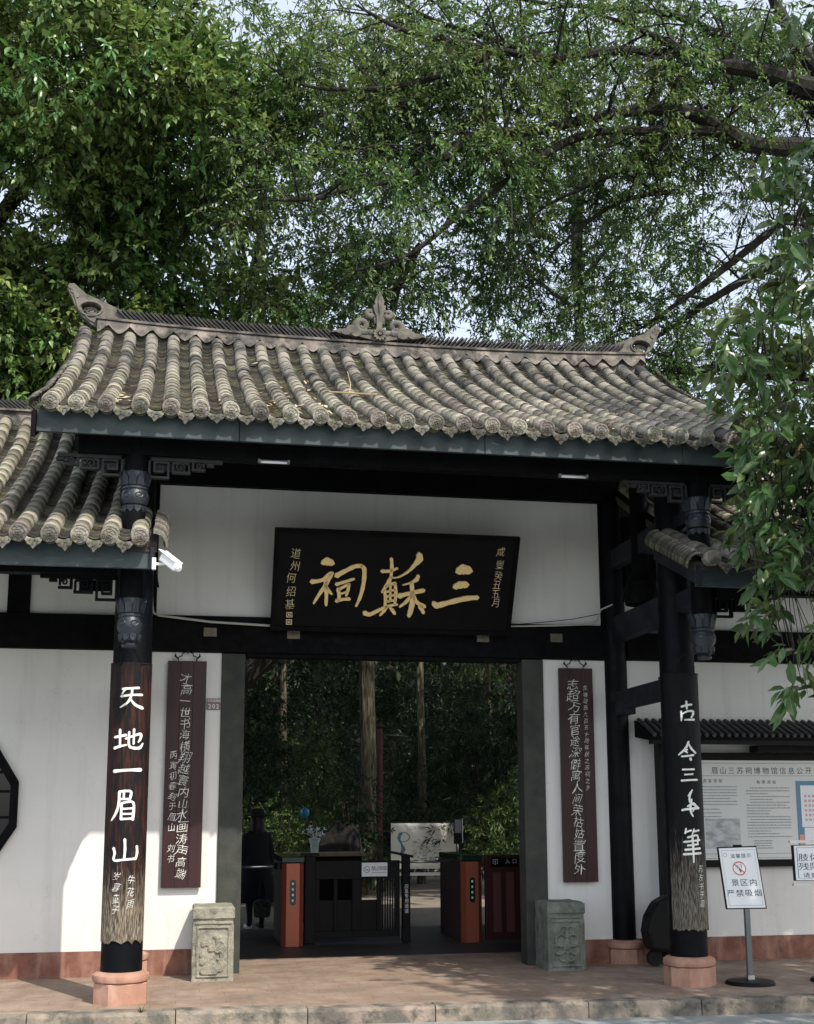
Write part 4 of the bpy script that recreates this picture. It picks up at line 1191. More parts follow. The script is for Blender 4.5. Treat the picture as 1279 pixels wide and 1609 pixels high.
# conduits
pts = [W(238, 905, 1.5), W(239, 950, 1.5), W(241, 963, 1.5), W(250, 967, 1.5), W(330, 977, 1.5), W(424, 983, 1.5)]
tag(MB().tube(pts, .012, 8).build('conduit', cable_m), 'pale conduit running along the beam left of the big plaque', 'cable')
pts = [W(800, 984, 1.5), W(870, 983, 1.5), W(930, 981, 1.5), W(938, 975, 1.5), W(944, 958, 1.5), W(962, 950, 1.4)]
tag(MB().tube(pts, .009, 8).build('conduit', cable_m), 'pale conduit running along the beam right of the big plaque', 'cable')
pts = [W(800, 982, 1.45), W(850, 978, 1.45), W(900, 973, 1.45), W(940, 965, 1.45)]
tag(MB().tube(pts, .004, 6).build('wire', iron), 'thin black wire sagging over the white panel right of the plaque', 'cable')

# ------------------------------------------------------------------ information board with its little tiled canopy
ib = empty('information_board', (4.0, 1.5, 1.0), label='large framed white information board under a small dark tiled canopy on the right wall', cat='notice board')
MB().b2((3.18, 1.52, .93), (5.9, 1.585, 2.10)).build('frame', ironblack, ib)
MB().b2((3.26, 1.512, 1.005), (5.8, 1.519, 2.022)).build('face', mat('pale_grey_board_face', (.66, .68, .66), .5), ib)
F = lambda u, z, d: Vector((u, 1.5105-d, z))
def rect(mb, u0, z0, u1, z1, d=0, fn=None):
    fn = fn or F; mb.add([fn(u0, z0, d), fn(u1, z0, d), fn(u1, z1, d), fn(u0, z1, d)], [(0, 1, 2, 3)])
X_ = lambda px: W(px, 1200, 1.51).x
Z_ = lambda py: W(1190, py, 1.51).z
mb = MB()
title = '眉山三苏祠博物馆信息公开'
for i, ch in enumerate(title): put_glyph(mb, ch, X_(1122+i*13.4), Z_(1211), .072, .072, F)
for i, ch in enumerate('游客须知'): put_glyph(mb, ch, X_(1106+i*8.2), Z_(1227), .038, .038, F)
for i, ch in enumerate('购票须知'): put_glyph(mb, ch, X_(1190+i*8.2), Z_(1229), .038, .038, F)
mb.build('lettering', inkb, ib)
mb = MB()
for z in (1199.5, 1219, 1341, 1348): rect(mb, X_(1101), Z_(z)-.002, X_(1290), Z_(z)+.002)
mb.build('ruled_line', inkg, ib)
mb = MB()       # lines too small to read
def para(x0, x1, y0, y1, step, ragged=.3):
    y = y0
    while y < y1:
        xe = x1-(x1-x0)*(random.random()*ragged if random.random() < .4 else 0); x = x0+(random.random() < .3)*6
        while x < xe:
            l_ = random.uniform(1.0, 1.7); rect(mb, X_(x), Z_(y)-.006, X_(min(x+l_, xe)), Z_(y)+.006*random.uniform(.3, 1)); x += l_+random.uniform(.5, .8)
        y += step
para(1102, 1156, 1236, 1264, 4.6); para(1102, 1130, 1271, 1284, 5.8, .1); para(1170, 1238, 1238, 1315, 4.5, .5); para(1178, 1208, 1321, 1336, 3.8, .1)
mb.build('small_print', inkg, ib)
mb = MB(); rect(mb, X_(1104), Z_(1333), X_(1158), Z_(1286)); mb.build('printed_picture', photo_m, ib)
# wall calendar-like poster at right
mb = MB(); rect(mb, X_(1248), Z_(1345), X_(1330), Z_(1227), .001); mb.build('poster', blueink, ib)
mb = MB(); rect(mb, X_(1255), Z_(1300), X_(1330), Z_(1234), .002); rect(mb, X_(1258), Z_(1345), X_(1330), Z_(1301), .002); mb.build('poster_panel', signw, ib)
mb = MB(); rect(mb, X_(1250), Z_(1345), X_(1257), Z_(1312), .003); mb.build('poster_stripe', salmon, ib)
mb = MB()
for i in range(9):
    for k in range(6): rect(mb, X_(1260+i*6.2), Z_(1253+k*7.5), X_(1264+i*6.2), Z_(1249+k*7.5), .003)
mb.build('poster_print', mat('pink_print', (.62, .4, .42), .5), ib)
# canopy
mb = MB(); P0 = [(1.585, 2.43), (1.40, 2.36), (1.14, 2.245), (1.14, 2.20), (1.585, 2.26)]
mb.prism([(y, z) for y, z in P0], lambda u, v, d: Vector((d, u, v)), 2.62, 6.2)
cn = mb.build('canopy', interior, ib)
tm = MB()
for a, b in zip(P0[:2], P0[1:3]): pass
tm.tube([(0, 1.56, 2.44), (0, 1.40, 2.375), (0, 1.13, 2.258)], .022, 8)
tme = mesh_only(tm, 'canopy_tile', mat('dark_canopy_tile', (.035, .036, .04), .6, (.06, .06, .062), 8, bump=.4, bscale=50))
for i in range(44): inst('canopy_tile', tme, cn, Matrix.Translation((2.66+i*.08, 0, 0)))
MB().b2((2.60, 1.10, 2.165), (6.2, 1.15, 2.205)).build('canopy_edge', ironblack, ib)
MB().b2((2.80, 1.40, .02), (2.93, 1.52, 2.24)).build('post', ironblack, ib)
MB().b2((3.85, 1.30, 2.105), (4.9, 1.5, 2.17)).build('canopy_lamp_box', ironblack, ib)

# standing sign
def stand(x, y, label, corners, face_fn, post_x, has_post=True):
    o = empty('standing_sign', (x, y, 0), label=label, cat='sign')
    TLc, TRc, BRc, BLc = [W(*c, y) for c in corners]
    tl, tr, br_, bl = TLc, TRc, BRc, BLc
    def G(u, v, d):
        a = bl.lerp(br_, u); b = tl.lerp(tr, u); p = a.lerp(b, v); return Vector((p.x, y-d, p.z))
    mb = MB(); mb.prism([(-.03, -.02), (1.03, -.02), (1.03, 1.02), (-.03, 1.02)], G, -.016, 0); mb.build('frame', ironblack, o, bevel=.002)
    mb = MB(); mb.prism([(0, 0), (1, 0), (1, 1), (0, 1)], G, .0005, .003); mb.build('face', signw, o)
    face_fn(o, G)
    if has_post:
        a = G(.5, 0, -.01)
        MB().b2((a.x-.024, y-.02, .03), (a.x+.024, y+.02, a.z-.01)).build('post', greypole, o, bevel=.006)
        MB().lathe([(.215, 0), (.215, .012), (.20, .03), (.06, .04), (.02, .042)], 32, (a.x, y, 0.001)).build('base_plate', ironblack, o)
        MB().b2((a.x-.03, y-.03, .038), (a.x+.03, y+.03, .075)).build('socket', steel, o)
        MB().b2((G(.4, 1.01, 0).x, y-.012, G(.4, 1.02, 0).z), (G(.62, 1.01, 0).x, y+.01, G(.4, 1.05, 0).z)).build('clip', ironblack, o)
    return o
def face1(o, G):
    g = lambda a, b, d: G(a, b, .0045)
    mb = MB()
    for i, ch in enumerate('温馨提示'): put_glyph(mb, ch, .34+i*.145, .865, .12, .07, g)
    mb.build('heading', ink, o)
    mb = MB()
    for i, ch in enumerate('景区内'): put_glyph(mb, ch, .30+i*.24, .42, .2, .115, g)
    for i, ch in enumerate('严禁吸烟'): put_glyph(mb, ch, .14+i*.24, .245, .2, .115, g)
    mb.build('lettering', ink, o)
    mb = MB(); c = (.47, .655)
    ring = [(c[0]+.17*math.cos(t), c[1]+.108*math.sin(t)) for t in np.linspace(0, 2*math.pi, 29)]
    stroke(mb, ring, .018, G, .003, .005, 1); stroke(mb, [(c[0]-.12, c[1]+.075), (c[0]+.12, c[1]-.075)], .018, G, .003, .005)
    mb.build('prohibition_ring', redink, o)
    mb = MB(); stroke(mb, [(c[0]+.03, c[1]-.06), (c[0]-.0, c[1]-.01)], .03, G, .003, .0045); stroke(mb, [(c[0]+.05, c[1]+.0), (c[0]+.07, c[1]+.04), (c[0]+.04, c[1]+.07)], .012, G, .003, .0045)
    stroke(mb, [(c[0]-.05, c[1]+.0), (c[0]-.03, c[1]+.05)], .012, G, .003, .0045)
    mb.build('cigarette_symbol', inkb, o)
    mb = MB()
    for a, b in (((.06, .04), (.94, .04)), ((.94, .04), (.94, .96)), ((.94, .96), (.06, .96)), ((.06, .96), (.06, .04))): stroke(mb, [a, b], .008, G, .003, .004, 1)
    stroke(mb, [(.10+.05*math.cos(t)+.04, .885+.03*math.sin(t)) for t in np.linspace(0, 2*math.pi, 10)], .012, G, .003, .004, 1)
    mb.build('border', inkl, o)
stand(2.95, -.08, 'white no smoking sign on a grey post with round black foot, by the shaded column', [(1129, 1333), (1187, 1331), (1203, 1426), (1143, 1427)], face1, 2.95)
def face2(o, G):
    g = lambda a, b, d: G(a, b, .0045)
    mb = MB()
    for i, ch in enumerate('肢体'): put_glyph(mb, ch, .13+i*.17, .66, .15, .22, g)
    for i, ch in enumerate('残障'): put_glyph(mb, ch, .13+i*.17, .40, .15, .22, g)
    for i, ch in enumerate('请致电'): put_glyph(mb, ch, .16+i*.12, .15, .10, .14, g)
    mb.build('lettering', ink, o)
    mb = MB()
    for a, b in (((.04, .06), (.96, .06)), ((.96, .06), (.96, .94)), ((.96, .94), (.04, .94)), ((.04, .94), (.04, .06))): stroke(mb, [a, b], .008, G, .003, .004, 1)
    put_glyph(mb, '眉', .46, .86, .08, .1, g)
    mb.build('border', ink, o)
o2 = stand(3.6, -.08, 'landscape white sign with dark green lettering at the right edge of the photo', [(1247, 1329), (1352, 1326), (1354, 1384), (1251, 1383)], face2, 3.6)
mb = MB(); a, b = W(1240, 1324, -.1), W(1360, 1320, -.1); mb.box((a+b)/2, ((b-a).length, .02, .022)); a, b = W(1246, 1389, -.1), W(1362, 1389, -.1); mb.box((a+b)/2, ((b-a).length, .02, .022))
mb.build('clamp_rail', steel, o2)
# folded hand cart between the columns
o = empty('hand_cart', (2.68, 1.28, 0), label='black covered hand cart parked behind the shaded front column', cat='cart')
mb = MB(); fz = lambda u, v, d: Vector((u, d, v))
mb.prism([(2.54, .16), (2.50, .34), (2.53, .48), (2.62, .62), (2.74, .68), (2.95, .68), (2.95, .12)], fz, 1.10, 1.34); mb.build('cover', iron, o, bevel=.04)
mb = MB().tube([(2.60, 1.18, .085), (2.60, 1.24, .085)], .075, 18); mb.build('wheel', iron, o)
MB().b2((2.585, 1.19, .085), (2.615, 1.23, .2)).build('fork', steel, o)

# ------------------------------------------------------------------ turnstiles and barrier
def turnstile(x0, x1, label, rx=0):
    y0 = 3.74; o = empty('turnstile', ((x0+x1)/2, y0+.6, 0), label=label, cat='turnstile')
    MB().b2((x0, y0+.10, 0), (x1, 5.0, .93)).build('cabinet', darkred, o, bevel=.01)
    mb = MB(); c = .05
    mb.prism([(x0-.005+c, y0), (x1+.005-c, y0), (x1+.005, y0+c), (x1+.005, y0+.098), (x0-.005, y0+.098), (x0-.005, y0+c)], lambda u, v, d: Vector((u, v, d)), .003, .925)
    mb.build('front_cover', orange, o)
    xm = (x0+x1)/2
    mb = MB(); w_ = .034
    out = [(xm+w_*math.cos(t), .71+w_*math.sin(t)) for t in np.linspace(0, math.pi, 9)]+[(xm-w_*math.cos(t), .49-w_*math.sin(t)) for t in np.linspace(0, math.pi, 9)]
    mb.prism(out, lambda u, v, d: Vector((u, y0-d, v)), .0005, .004); sl_ = mb.build('indicator_slot', glassd, o)
    for k in range(4): MB().b2((xm-.012, y0-.007, .50+k*.062), (xm+.008, y0-.0045, .525+k*.062)).build('indicator', signw, sl_)
    MB().b2((x0-.012, y0+.0, .932), (x1+.012, 5.0, 1.0)).build('glass_top', glassd, o, bevel=.008)
    return o
tl_ = turnstile(-.84, -.60, 'orange-red fronted turnstile left of the black barrier gate')
tr_ = turnstile(1.262, 1.50, 'orange-red fronted turnstile right of the black barrier gate, with a small screen')
MB().tube([(-1.44, 3.85, .885), (-.86, 3.85, .892)], .014, 8).build('arm', steel, tl_)
MB().tube([(.62, 4.4, .90), (1.25, 4.4, .905)], .014, 8).tube([(1.10, 4.4, .905), (1.10, 4.4, .96)], .035, 8).build('arm', steel, tr_)
MB().lathe([(.05, 0), (.05, .07)], 12, (-.885, 3.85, .86)).build('hub', iron, tl_)
a = W(720, 1355, 4.2)
MB().tube([(a.x, 4.2, .95), (a.x, 4.2, 1.2)], .012, 8).build('screen_post', steel, tr_)
MB().b2((a.x-.055, 4.17, 1.12), (a.x+.045, 4.2, 1.42)).build('screen', iron, tr_, bevel=.004)
MB().b2((a.x-.045, 4.166, 1.25), (a.x+.036, 4.169, 1.41)).build('screen_label', inkg, tr_)
MB().b2((a.x+.046, 4.165, 1.13), (a.x+.054, 4.2, 1.42)).build('screen_edge', signw, tr_)
# entrance panel with the word for entrance
o = empty('entrance_panel', (1.72, 3.72, 0), label='dark red entrance panel with small white arrow sign at the right jamb', cat='barrier')
MB().b2((1.53, 3.70, .03), (2.0, 3.76, 1.0)).build('panel', darkred, o, bevel=.006)
MB().b2((1.60, 3.693, .86), (1.93, 3.699, .97)).build('sign_plate', plaque_m, o)
for x in (1.64, 1.80): MB().b2((x-.02, 3.69, .12), (x+.075, 3.699, .80)).build('raised_strip', mat('dull_red_strip', (.10, .03, .03), .5), o)
mb = MB(); F3 = lambda u, z, d: Vector((u, 3.6915-d, z))
text_row(mb, '入口', 1.80, .925, .055, .085, F3)
for (u0, z0, u1, z1) in ((1.62, .90, 1.626, .95), (1.626, .944, 1.674, .95), (1.674, .90, 1.68, .95), (1.62, .90, 1.635, .906), (1.665, .90, 1.68, .906), (1.646, .885, 1.654, .925)): rect(mb, u0, z0, u1, z1, 0, F3)
mb.add([F3(1.638, .92, 0), F3(1.662, .92, 0), F3(1.65, .938, 0)], [(0, 1, 2)])
mb.build('lettering', inkl, o)
# black barrier gate
o = empty('barrier_gate', (0, 4.0, 0), label='low black steel barrier gate with white no smoking notice across the opening', cat='gate')
def bb(n_, m, *bs):
    mb = MB()
    for b in bs: mb.b2(b[0], b[1])
    return mb.build(n_, m, o, bevel=.003)
bb('post', ironblack, ((-.56, 3.96, .01), (-.44, 4.08, 1.0)))
MB().prism([(-.60, 3.93), (-.40, 3.93), (-.40, 4.11), (-.60, 4.11)], lambda u, v, d: Vector((u, v, d)), 1.002, 1.03).build('post_cap', ironblack, o)
bb('post', ironblack, ((.578, 3.88, .01), (.668, 3.98, 1.0)))
MB().add([(.40, 3.84, 1.06), (.70, 3.84, 1.0), (.70, 4.02, 1.0), (.40, 4.02, 1.06), (.40, 3.84, 1.03), (.70, 3.84, .97), (.70, 4.02, .97), (.40, 4.02, 1.03)], [(0, 1, 2, 3), (7, 6, 5, 4), (0, 4, 5, 1), (1, 5, 6, 2), (2, 6, 7, 3), (3, 7, 4, 0)]).build('post_cap', ironblack, o)
bb('rail', ironblack, ((-.438, 3.98, .73), (.56, 4.03, .94)))
bb('rail', ironblack, ((-.438, 3.98, .07), (.56, 4.03, .14)))
for (a, b) in ((-.438, -.39), (-.222, -.179), (-.005, .107), (.289, .345), (.50, .56)): bb('stile', ironblack, ((a, 3.982, .142), (b, 4.028, .728)))
for (a, b) in ((-.389, -.223), (-.178, -.006), (.108, .288)): bb('lower_panel', ironblack, ((a, 4.0, .142), (b, 4.01, .49)))
for i in range(5): bb('slat', ironblack, ((.352+i*.03, 3.99, .142), (.366+i*.03, 4.02, .728)))
MB().b2((.107, 3.974, .757), (.41, 3.979, .915)).build('notice', signw, o)
F4 = lambda u, z, d: Vector((u, 3.9725-d, z))
mb = MB(); text_row(mb, '禁止吸烟', .245, .850, .050, .044, F4); mb.build('notice_lettering', inkb, o)
mb = MB(); stroke(mb, [(.165+.036*math.cos(t), .836+.036*math.sin(t)) for t in np.linspace(0, 2*math.pi, 21)], .006, F4, 0, .001, 1); stroke(mb, [(.14, .858), (.19, .814)], .006, F4, 0, .001)
stroke(mb, [(.145, .828), (.185, .836)], .008, F4, 0, .001); 
for i in range(14): rect(mb, .225+i*.0125, .795, .232+i*.0125, .806, 0, F4)
mb.build('notice_symbol', inkg, o)
mb = MB()
for i, ch in enumerate('应急专用通道'): put_glyph(mb, ch, .623, .645-i*.056, .046, .050, lambda a, b, d: Vector((a, 3.8785, b)))
mb.build('post_lettering', signw, o)
MB().lathe([(.016, 0), (.016, .01)], 10, (0, 0, 0)).build
mb = MB(); mb.prism([(.47+.014*math.cos(t), .965+.014*math.sin(t)) for t in np.linspace(0, 2*math.pi, 11)[:-1]], lambda u, v, d: Vector((u, 3.975-d, v)), 0, .006); mb.build('button', signw, o)
MB().b2((.565, 3.99, .05), (.571, 4.0, .72)).build('gap_strip', inkg, o)

# ------------------------------------------------------------------ things inside the garden
# counter with a vase of white flowers
o = empty('counter', (.15, 6.9, 0), label='dark wooden counter behind the barrier gate', cat='counter')
MB().b2((-.55, 6.6, .90), (.55, 7.2, .945)).build('top', woodpale, o, bevel=.004); MB().b2((-.5, 6.65, .0), (.5, 7.15, .898)).build('body', interior, o)
v0 = W(494, 1341, 6.75)
o = empty('vase', (v0.x, 6.75, .946), label='pale blue vase of white flowers standing on the counter', cat='vase')
MB().lathe([(.05, 0), (.055, .03), (.06, .12), (.085, .19), (.075, .2)], 16, (v0.x, 6.75, .947)).build('pot', ceram, o)
for i in range(12):
    a = random.uniform(0, 6.28); e = random.uniform(.3, 1.3); L = random.uniform(.10, .22)
    d = Vector((math.cos(a)*math.cos(e), math.sin(a)*math.cos(e)*.6, math.sin(e))); b = Vector((v0.x, 6.75, 1.13)); c = b+d*L
    mb = MB().tube([b, (b+c)/2+Vector((0, 0, .02)), c], .004, 4)
    for k in range(5):
        t = k/5*6.28; u = d.orthogonal().normalized(); v = d.cross(u); p = u*math.cos(t)+v*math.sin(t); q = u*math.cos(t+.6)+v*math.sin(t+.6); q2 = u*math.cos(t-.6)+v*math.sin(t-.6)
        mb.add([c, c+q2*.025+d*.01, c+p*.055+d*.02, c+q*.025+d*.01], [(0, 1, 2, 3)])
    mb.build('flower', petal, o, fix=False)
b0 = W(479, 1276, 7.4)
o = empty('balloon', b0, label='bright blue balloon floating above the vase', cat='balloon')
MB().lathe([(.004, -.10), (.03, -.085), (.06, -.04), (.068, .0), (.055, .04), (.03, .062), (.003, .07)], 16, b0).build('skin', balloon, o)
MB().tube([b0+Vector((0, 0, -.10)), b0+Vector((.02, 0, -.5)), Vector((b0.x+.04, b0.y, .01))], .003, 4).build('string', iron, o)
# dark rock
rk = MB(); bm = bmesh.new(); bmesh.ops.create_icosphere(bm, subdivisions=4, radius=1)
from mathutils import noise as mn
for v in bm.verts:
    k = 1+.28*mn.noise(v.co*1.6)+.12*mn.noise(v.co*4)
    v.co = Vector((v.co.x*.42*k, v.co.y*.35*k, v.co.z*.68*k+.62))
me = bpy.data.meshes.new('garden_rock'); bm.to_mesh(me); bm.free(); me.materials.append(rockm)
rk = bpy.data.objects.new('garden_rock', me); rp = W(535, 1400, 9.5); rk.location = (rp.x, 9.5, 0); col.objects.link(rk); tag(rk, 'large dark upright rock behind the vase of flowers', 'rock')
# signpost
sp = W(545, 1280, 15); o = empty('signpost', (sp.x, 15, 0), label='pale wooden signpost with stacked direction plates among the shrubs', cat='signpost')
MB().tube([(sp.x, 15, 0), (sp.x, 15, sp.z+.28)], .035, 8).build('post', woodpale, o)
for k in range(3): MB().b2((sp.x-.11, 14.93, sp.z-.20+k*.155), (sp.x+.12, 14.965, sp.z-.06+k*.155)).build('direction_plate', woodpale, o)
# red post
rpz = W(597, 1190, 14); zt = W(597, 1145, 14).z
o = empty('lamp_post', (rpz.x, 14, 0), label='thin dark red post with a short arm beside the sunlit trunk', cat='post')
MB().tube([(rpz.x, 14, 0), (rpz.x, 14, zt)], .055, 10).build('shaft', mat('dark_red_post_paint', (.10, .016, .016), .5), o)
MB().lathe([(.07, 0), (.085, .04), (.05, .09), (.02, .13)], 12, (rpz.x, 14, zt)).build('cap', darkred, o)
MB().tube([(rpz.x, 14, zt-.12), (rpz.x+.55, 14, zt-.15)], .012, 6).build('arm', greypole, o)
# map board
Ym = 13.5
c = [W(617, 1296, Ym), W(714, 1294, Ym), W(714, 1362, Ym), W(622, 1363, Ym)]
x0, x1, z0, z1 = c[0].x, c[1].x, c[2].z, c[0].z
o = empty('map_board', ((x0+x1)/2, Ym, 0), label='pale map board with blue lake and grey building plans behind the turnstiles', cat='map board')
MB().b2((x0-.03, Ym+.01, z0-.03), (x1+.03, Ym+.05, z1+.03)).build('frame', camw, o)
MB().b2((x0, Ym, z0), (x1, Ym+.008, z1)).build('face', map_m, o)
for x in (x0+.1, x1-.1): MB().b2((x-.03, Ym+.05, 0), (x+.03, Ym+.09, z1)).build('leg', camw, o)
MB().b2((x0, Ym-.05, z0-.16), (x1, Ym+.0, z0-.10)).build('lower_rail', camw, o)
F5 = lambda u, z, d: Vector((x0+u*(x1-x0), Ym-.002-d, z0+z*(z1-z0)))
mb = MB(); text_row(mb, '三苏祠博物馆导览图', .30, .92, .055, .055, lambda u, z, d: Vector((x0+u*(x1-x0), Ym-.002, z0+.92*(z1-z0)+(z-.92)*(x1-x0)))); mb.build('title', inkg, o)
mb = MB(); stroke(mb, [(.13, .80), (.10, .68), (.14, .55), (.17, .42), (.14, .30), (.20, .22)], [.06, .05, .03, .07, .05, .03], F5, 0, .001); stroke(mb, [(.12, .79), (.20, .82), (.27, .72), (.23, .62), (.15, .60)], .018, F5, 0, .001)
mb.build('lake_print', blueink, o)
mb = MB()
for i in range(46):
    u, z = random.uniform(.3, .78), random.uniform(.10, .62); w_, h_ = random.uniform(.02, .07), random.uniform(.012, .035)
    mb.prism([(u, z), (u+w_, z+.02), (u+w_*.8, z+.02+h_), (u-w_*.15, z+h_)], F5, 0, .0008+.0001*i)
mb.build('building_print', inkl, o)
mb = MB()
for i in range(34):
    u, z = random.uniform(.3, .78), random.uniform(.12, .66); w_ = random.uniform(.03, .09)
    stroke(mb, [(u, z), (u+w_/2, z+.03), (u+w_, z+.01)], .007, F5, .0054, .006, 2)
mb.build('roof_line_print', ink, o)

# ------------------------------------------------------------------ the visitor walking in
def skin_mesh(name, joints, bones, m, parent, levels=2, root=0):
    me = bpy.data.meshes.new(name); me.from_pydata([j[0] for j in joints], bones, []); me.update()
    o = bpy.data.objects.new(name, me); col.objects.link(o)
    md = o.modifiers.new('s', 'SKIN'); md.use_smooth_shade = True
    if not me.skin_vertices: 
        bpy.context.view_layer.objects.active = o
    sv = me.skin_vertices[0].data if me.skin_vertices else None
    if sv:
        for i, j in enumerate(joints):
            r_ = j[1]; sv[i].radius = r_ if hasattr(r_, '__len__') else (r_, r_)
        sv[root].use_root = True
    md2 = o.modifiers.new('d', 'SUBSURF'); md2.levels = levels; md2.render_levels = levels
    dg = bpy.context.evaluated_depsgraph_get()
    bpy.context.view_layer.update()
    m2 = bpy.data.meshes.new_from_object(o.evaluated_get(dg)); bpy.data.objects.remove(o)
    m2.materials.clear(); m2.materials.append(m)
    for p in m2.polygons: p.use_smooth = True
    ob = bpy.data.objects.new(name, m2); col.objects.link(ob); ob.parent = parent
    return ob
pp = W(401, 1462, 5.97)
person = empty('person', (pp.x, 5.97, 0), R(8), label='person in a long dark coat seen from behind, walking in past the left turnstile', cat='person')
J = [((0, 0, .80), (.13, .10)), ((0, .01, .98), (.125, .09)), ((0, .01, 1.14), (.145, .095)), ((0, .0, 1.24), (.10, .07)), ((0, 0, 1.30), (.045, .045)), ((0, .02, 1.365), (.068, .08)), ((0, .02, 1.44), (.062, .075)),
     ((-.155, 0, 1.20), .055), ((-.20, .02, .96), .043), ((-.19, -.06, .76), .034), ((.155, 0, 1.20), .055), ((.205, 0, .96), .043), ((.20, -.05, .76), .034),
     ((-.075, .0, .70), .085), ((-.085, -.02, .42), .055), ((-.09, .08, .08), .036), ((-.09, -.06, .03), .032), ((.075, 0, .70), .085), ((.085, -.08, .42), .055), ((.09, -.02, .09), .036), ((.09, -.17, .03), .032)]
# the figure walks away (+Y): toes point to +Y
J = [((a[0], -a[1], a[2]), r_) for a, r_ in J]
Bn = [(0, 1), (1, 2), (2, 3), (3, 4), (4, 5), (5, 6), (2, 7), (7, 8), (8, 9), (2, 10), (10, 11), (11, 12), (0, 13), (13, 14), (14, 15), (15, 16), (0, 17), (17, 18), (18, 19), (19, 20)]
skin_mesh('body', J, Bn, coatm, person)
for s_ in (-1, 1):      # hands with separate fingers
    hj = [((s_*.195, .055, .75), .022), ((s_*.195, .062, .70), .026)]; hb = [(0, 1)]
    for k in range(4):
        b = len(hj); u = .06+(-.018+.012*k)*1.0
        hj += [((s_*.195, .062-.026+.017*k, .655), .010), ((s_*.192, .062-.028+.018*k, .625-.004*abs(k-1.5)), .008), ((s_*.182, .062-.028+.018*k, .600), .007)]; hb += [(1, b), (b, b+1), (b+1, b+2)]
    b = len(hj); hj += [((s_*.185, .105, .69), .010), ((s_*.18, .118, .66), .008)]; hb += [(1, b), (b, b+1)]
    skin_mesh('hand', hj, hb, skin, person, 1)
mb = MB().lathe([(.27, .34), (.255, .5), (.21, .75), (.165, .95), (.175, 1.10), (.17, 1.2), (.12, 1.26), (.06, 1.285)], 20, (0, 0, 0), wob=lambda k, i: .03*math.sin(i*2.1)*(k < 4))
mb.v = [(x, y*.62, z) for x, y, z in mb.v]; o = mb.build('coat', coatm); o.parent = person
bm = bmesh.new(); bmesh.ops.create_icosphere(bm, subdivisions=3, radius=1)
for v in bm.verts:
    low = max(0, -v.co.z); v.co = Vector((v.co.x*(.092+.02*low), v.co.y*(.10+.01*low)-.012-.03*low, v.co.z*(.10 if v.co.z > 0 else .26)+1.415))
me = bpy.data.meshes.new('hair'); bm.to_mesh(me); bm.free(); me.materials.append(hairm)
for p in me.polygons: p.use_smooth = True
o = bpy.data.objects.new('hair', me); col.objects.link(o); o.parent = person
mb = MB().lathe([(.20, 1.455), (.19, 1.468), (.10, 1.475), (.095, 1.53), (.06, 1.555), (.01, 1.56)], 20, (0, 0, 0)); o = mb.build('hat', coatm); o.parent = person
for s_ in (-1, 1):
    sh = MB(); sh.box((s_*.09, .06 if s_ < 0 else .14, .032), (.075, .23, .055)); o = sh.build('shoe', camw if s_ < 0 else iron, bevel=.02); o.parent = person
bagp = W(408, 1435, 5.7)
o = empty('handbag', (bagp.x+.03, 5.72, .30), label='grey patterned bag held low by the person in the dark coat', cat='bag')
mb = MB(); mb.prism([(-.10, -.13), (.10, -.13), (.12, .05), (.08, .09), (-.08, .09), (-.12, .05)], lambda u, v, d: Vector((bagp.x+.03+u, 5.72+d, .30+v)), -.05, .05); mb.build('pouch', bagm, o, bevel=.02)
MB().tube([Vector((bagp.x+.03, 5.72, .30))+Vector(q) for q in ((-.05, 0, .09), (-.035, 0, .26), (0, 0, .34), (.035, 0, .26), (.05, 0, .09))], .007, 6).build('strap', iron, o)

# ------------------------------------------------------------------ foliage
def nrm(a): return a/np.maximum(np.linalg.norm(a, axis=-1, keepdims=True), 1e-9)
def leaf_mesh_arrays(B, A, Nn, L, Wd, kind):
    """B base, A axis (unit), Nn normal (unit, perpendicular), L length, Wd half width -> verts, faces"""
    S = np.cross(A, Nn); L = L[:, None]; Wd = Wd[:, None]
    if kind == 2:
        V = np.stack([B, B+A*L*.45+S*Wd+Nn*Wd*.35, B+A*L-Nn*L*.12, B+A*L*.45-S*Wd+Nn*Wd*.35], 1)
        F_ = np.array([[0, 1, 2], [0, 2, 3]]); nv = 4
    elif kind == 4:
        m = B+A*L*.48
        V = np.stack([B, B+A*L*.42+S*Wd+Nn*Wd*.3, B+A*L-Nn*L*.16, B+A*L*.42-S*Wd+Nn*Wd*.3, m], 1)
        F_ = np.array([[0, 1, 4], [1, 2, 4], [2, 3, 4], [3, 0, 4]]); nv = 5
    else:
        V = np.stack([B, B+A*L*.25+S*Wd*.75+Nn*Wd*.25, B+A*L*.6+S*Wd*.85+Nn*(Wd*.25-L*.05), B+A*L-Nn*L*.2, B+A*L*.6-S*Wd*.85+Nn*(Wd*.25-L*.05), B+A*L*.25-S*Wd*.75+Nn*Wd*.25,
                      B+A*L*.3, B+A*L*.65-Nn*L*.06], 1)
        F_ = np.array([[0, 1, 6], [1, 2, 7], [1, 7, 6], [2, 3, 7], [3, 4, 7], [7, 4, 5], [7, 5, 6], [6, 5, 0]]); nv = 8
    n = len(B)
    fs = (F_[None]+(np.arange(n)*nv)[:, None, None]).reshape(-1, 3)
    return V.reshape(-1, 3), fs
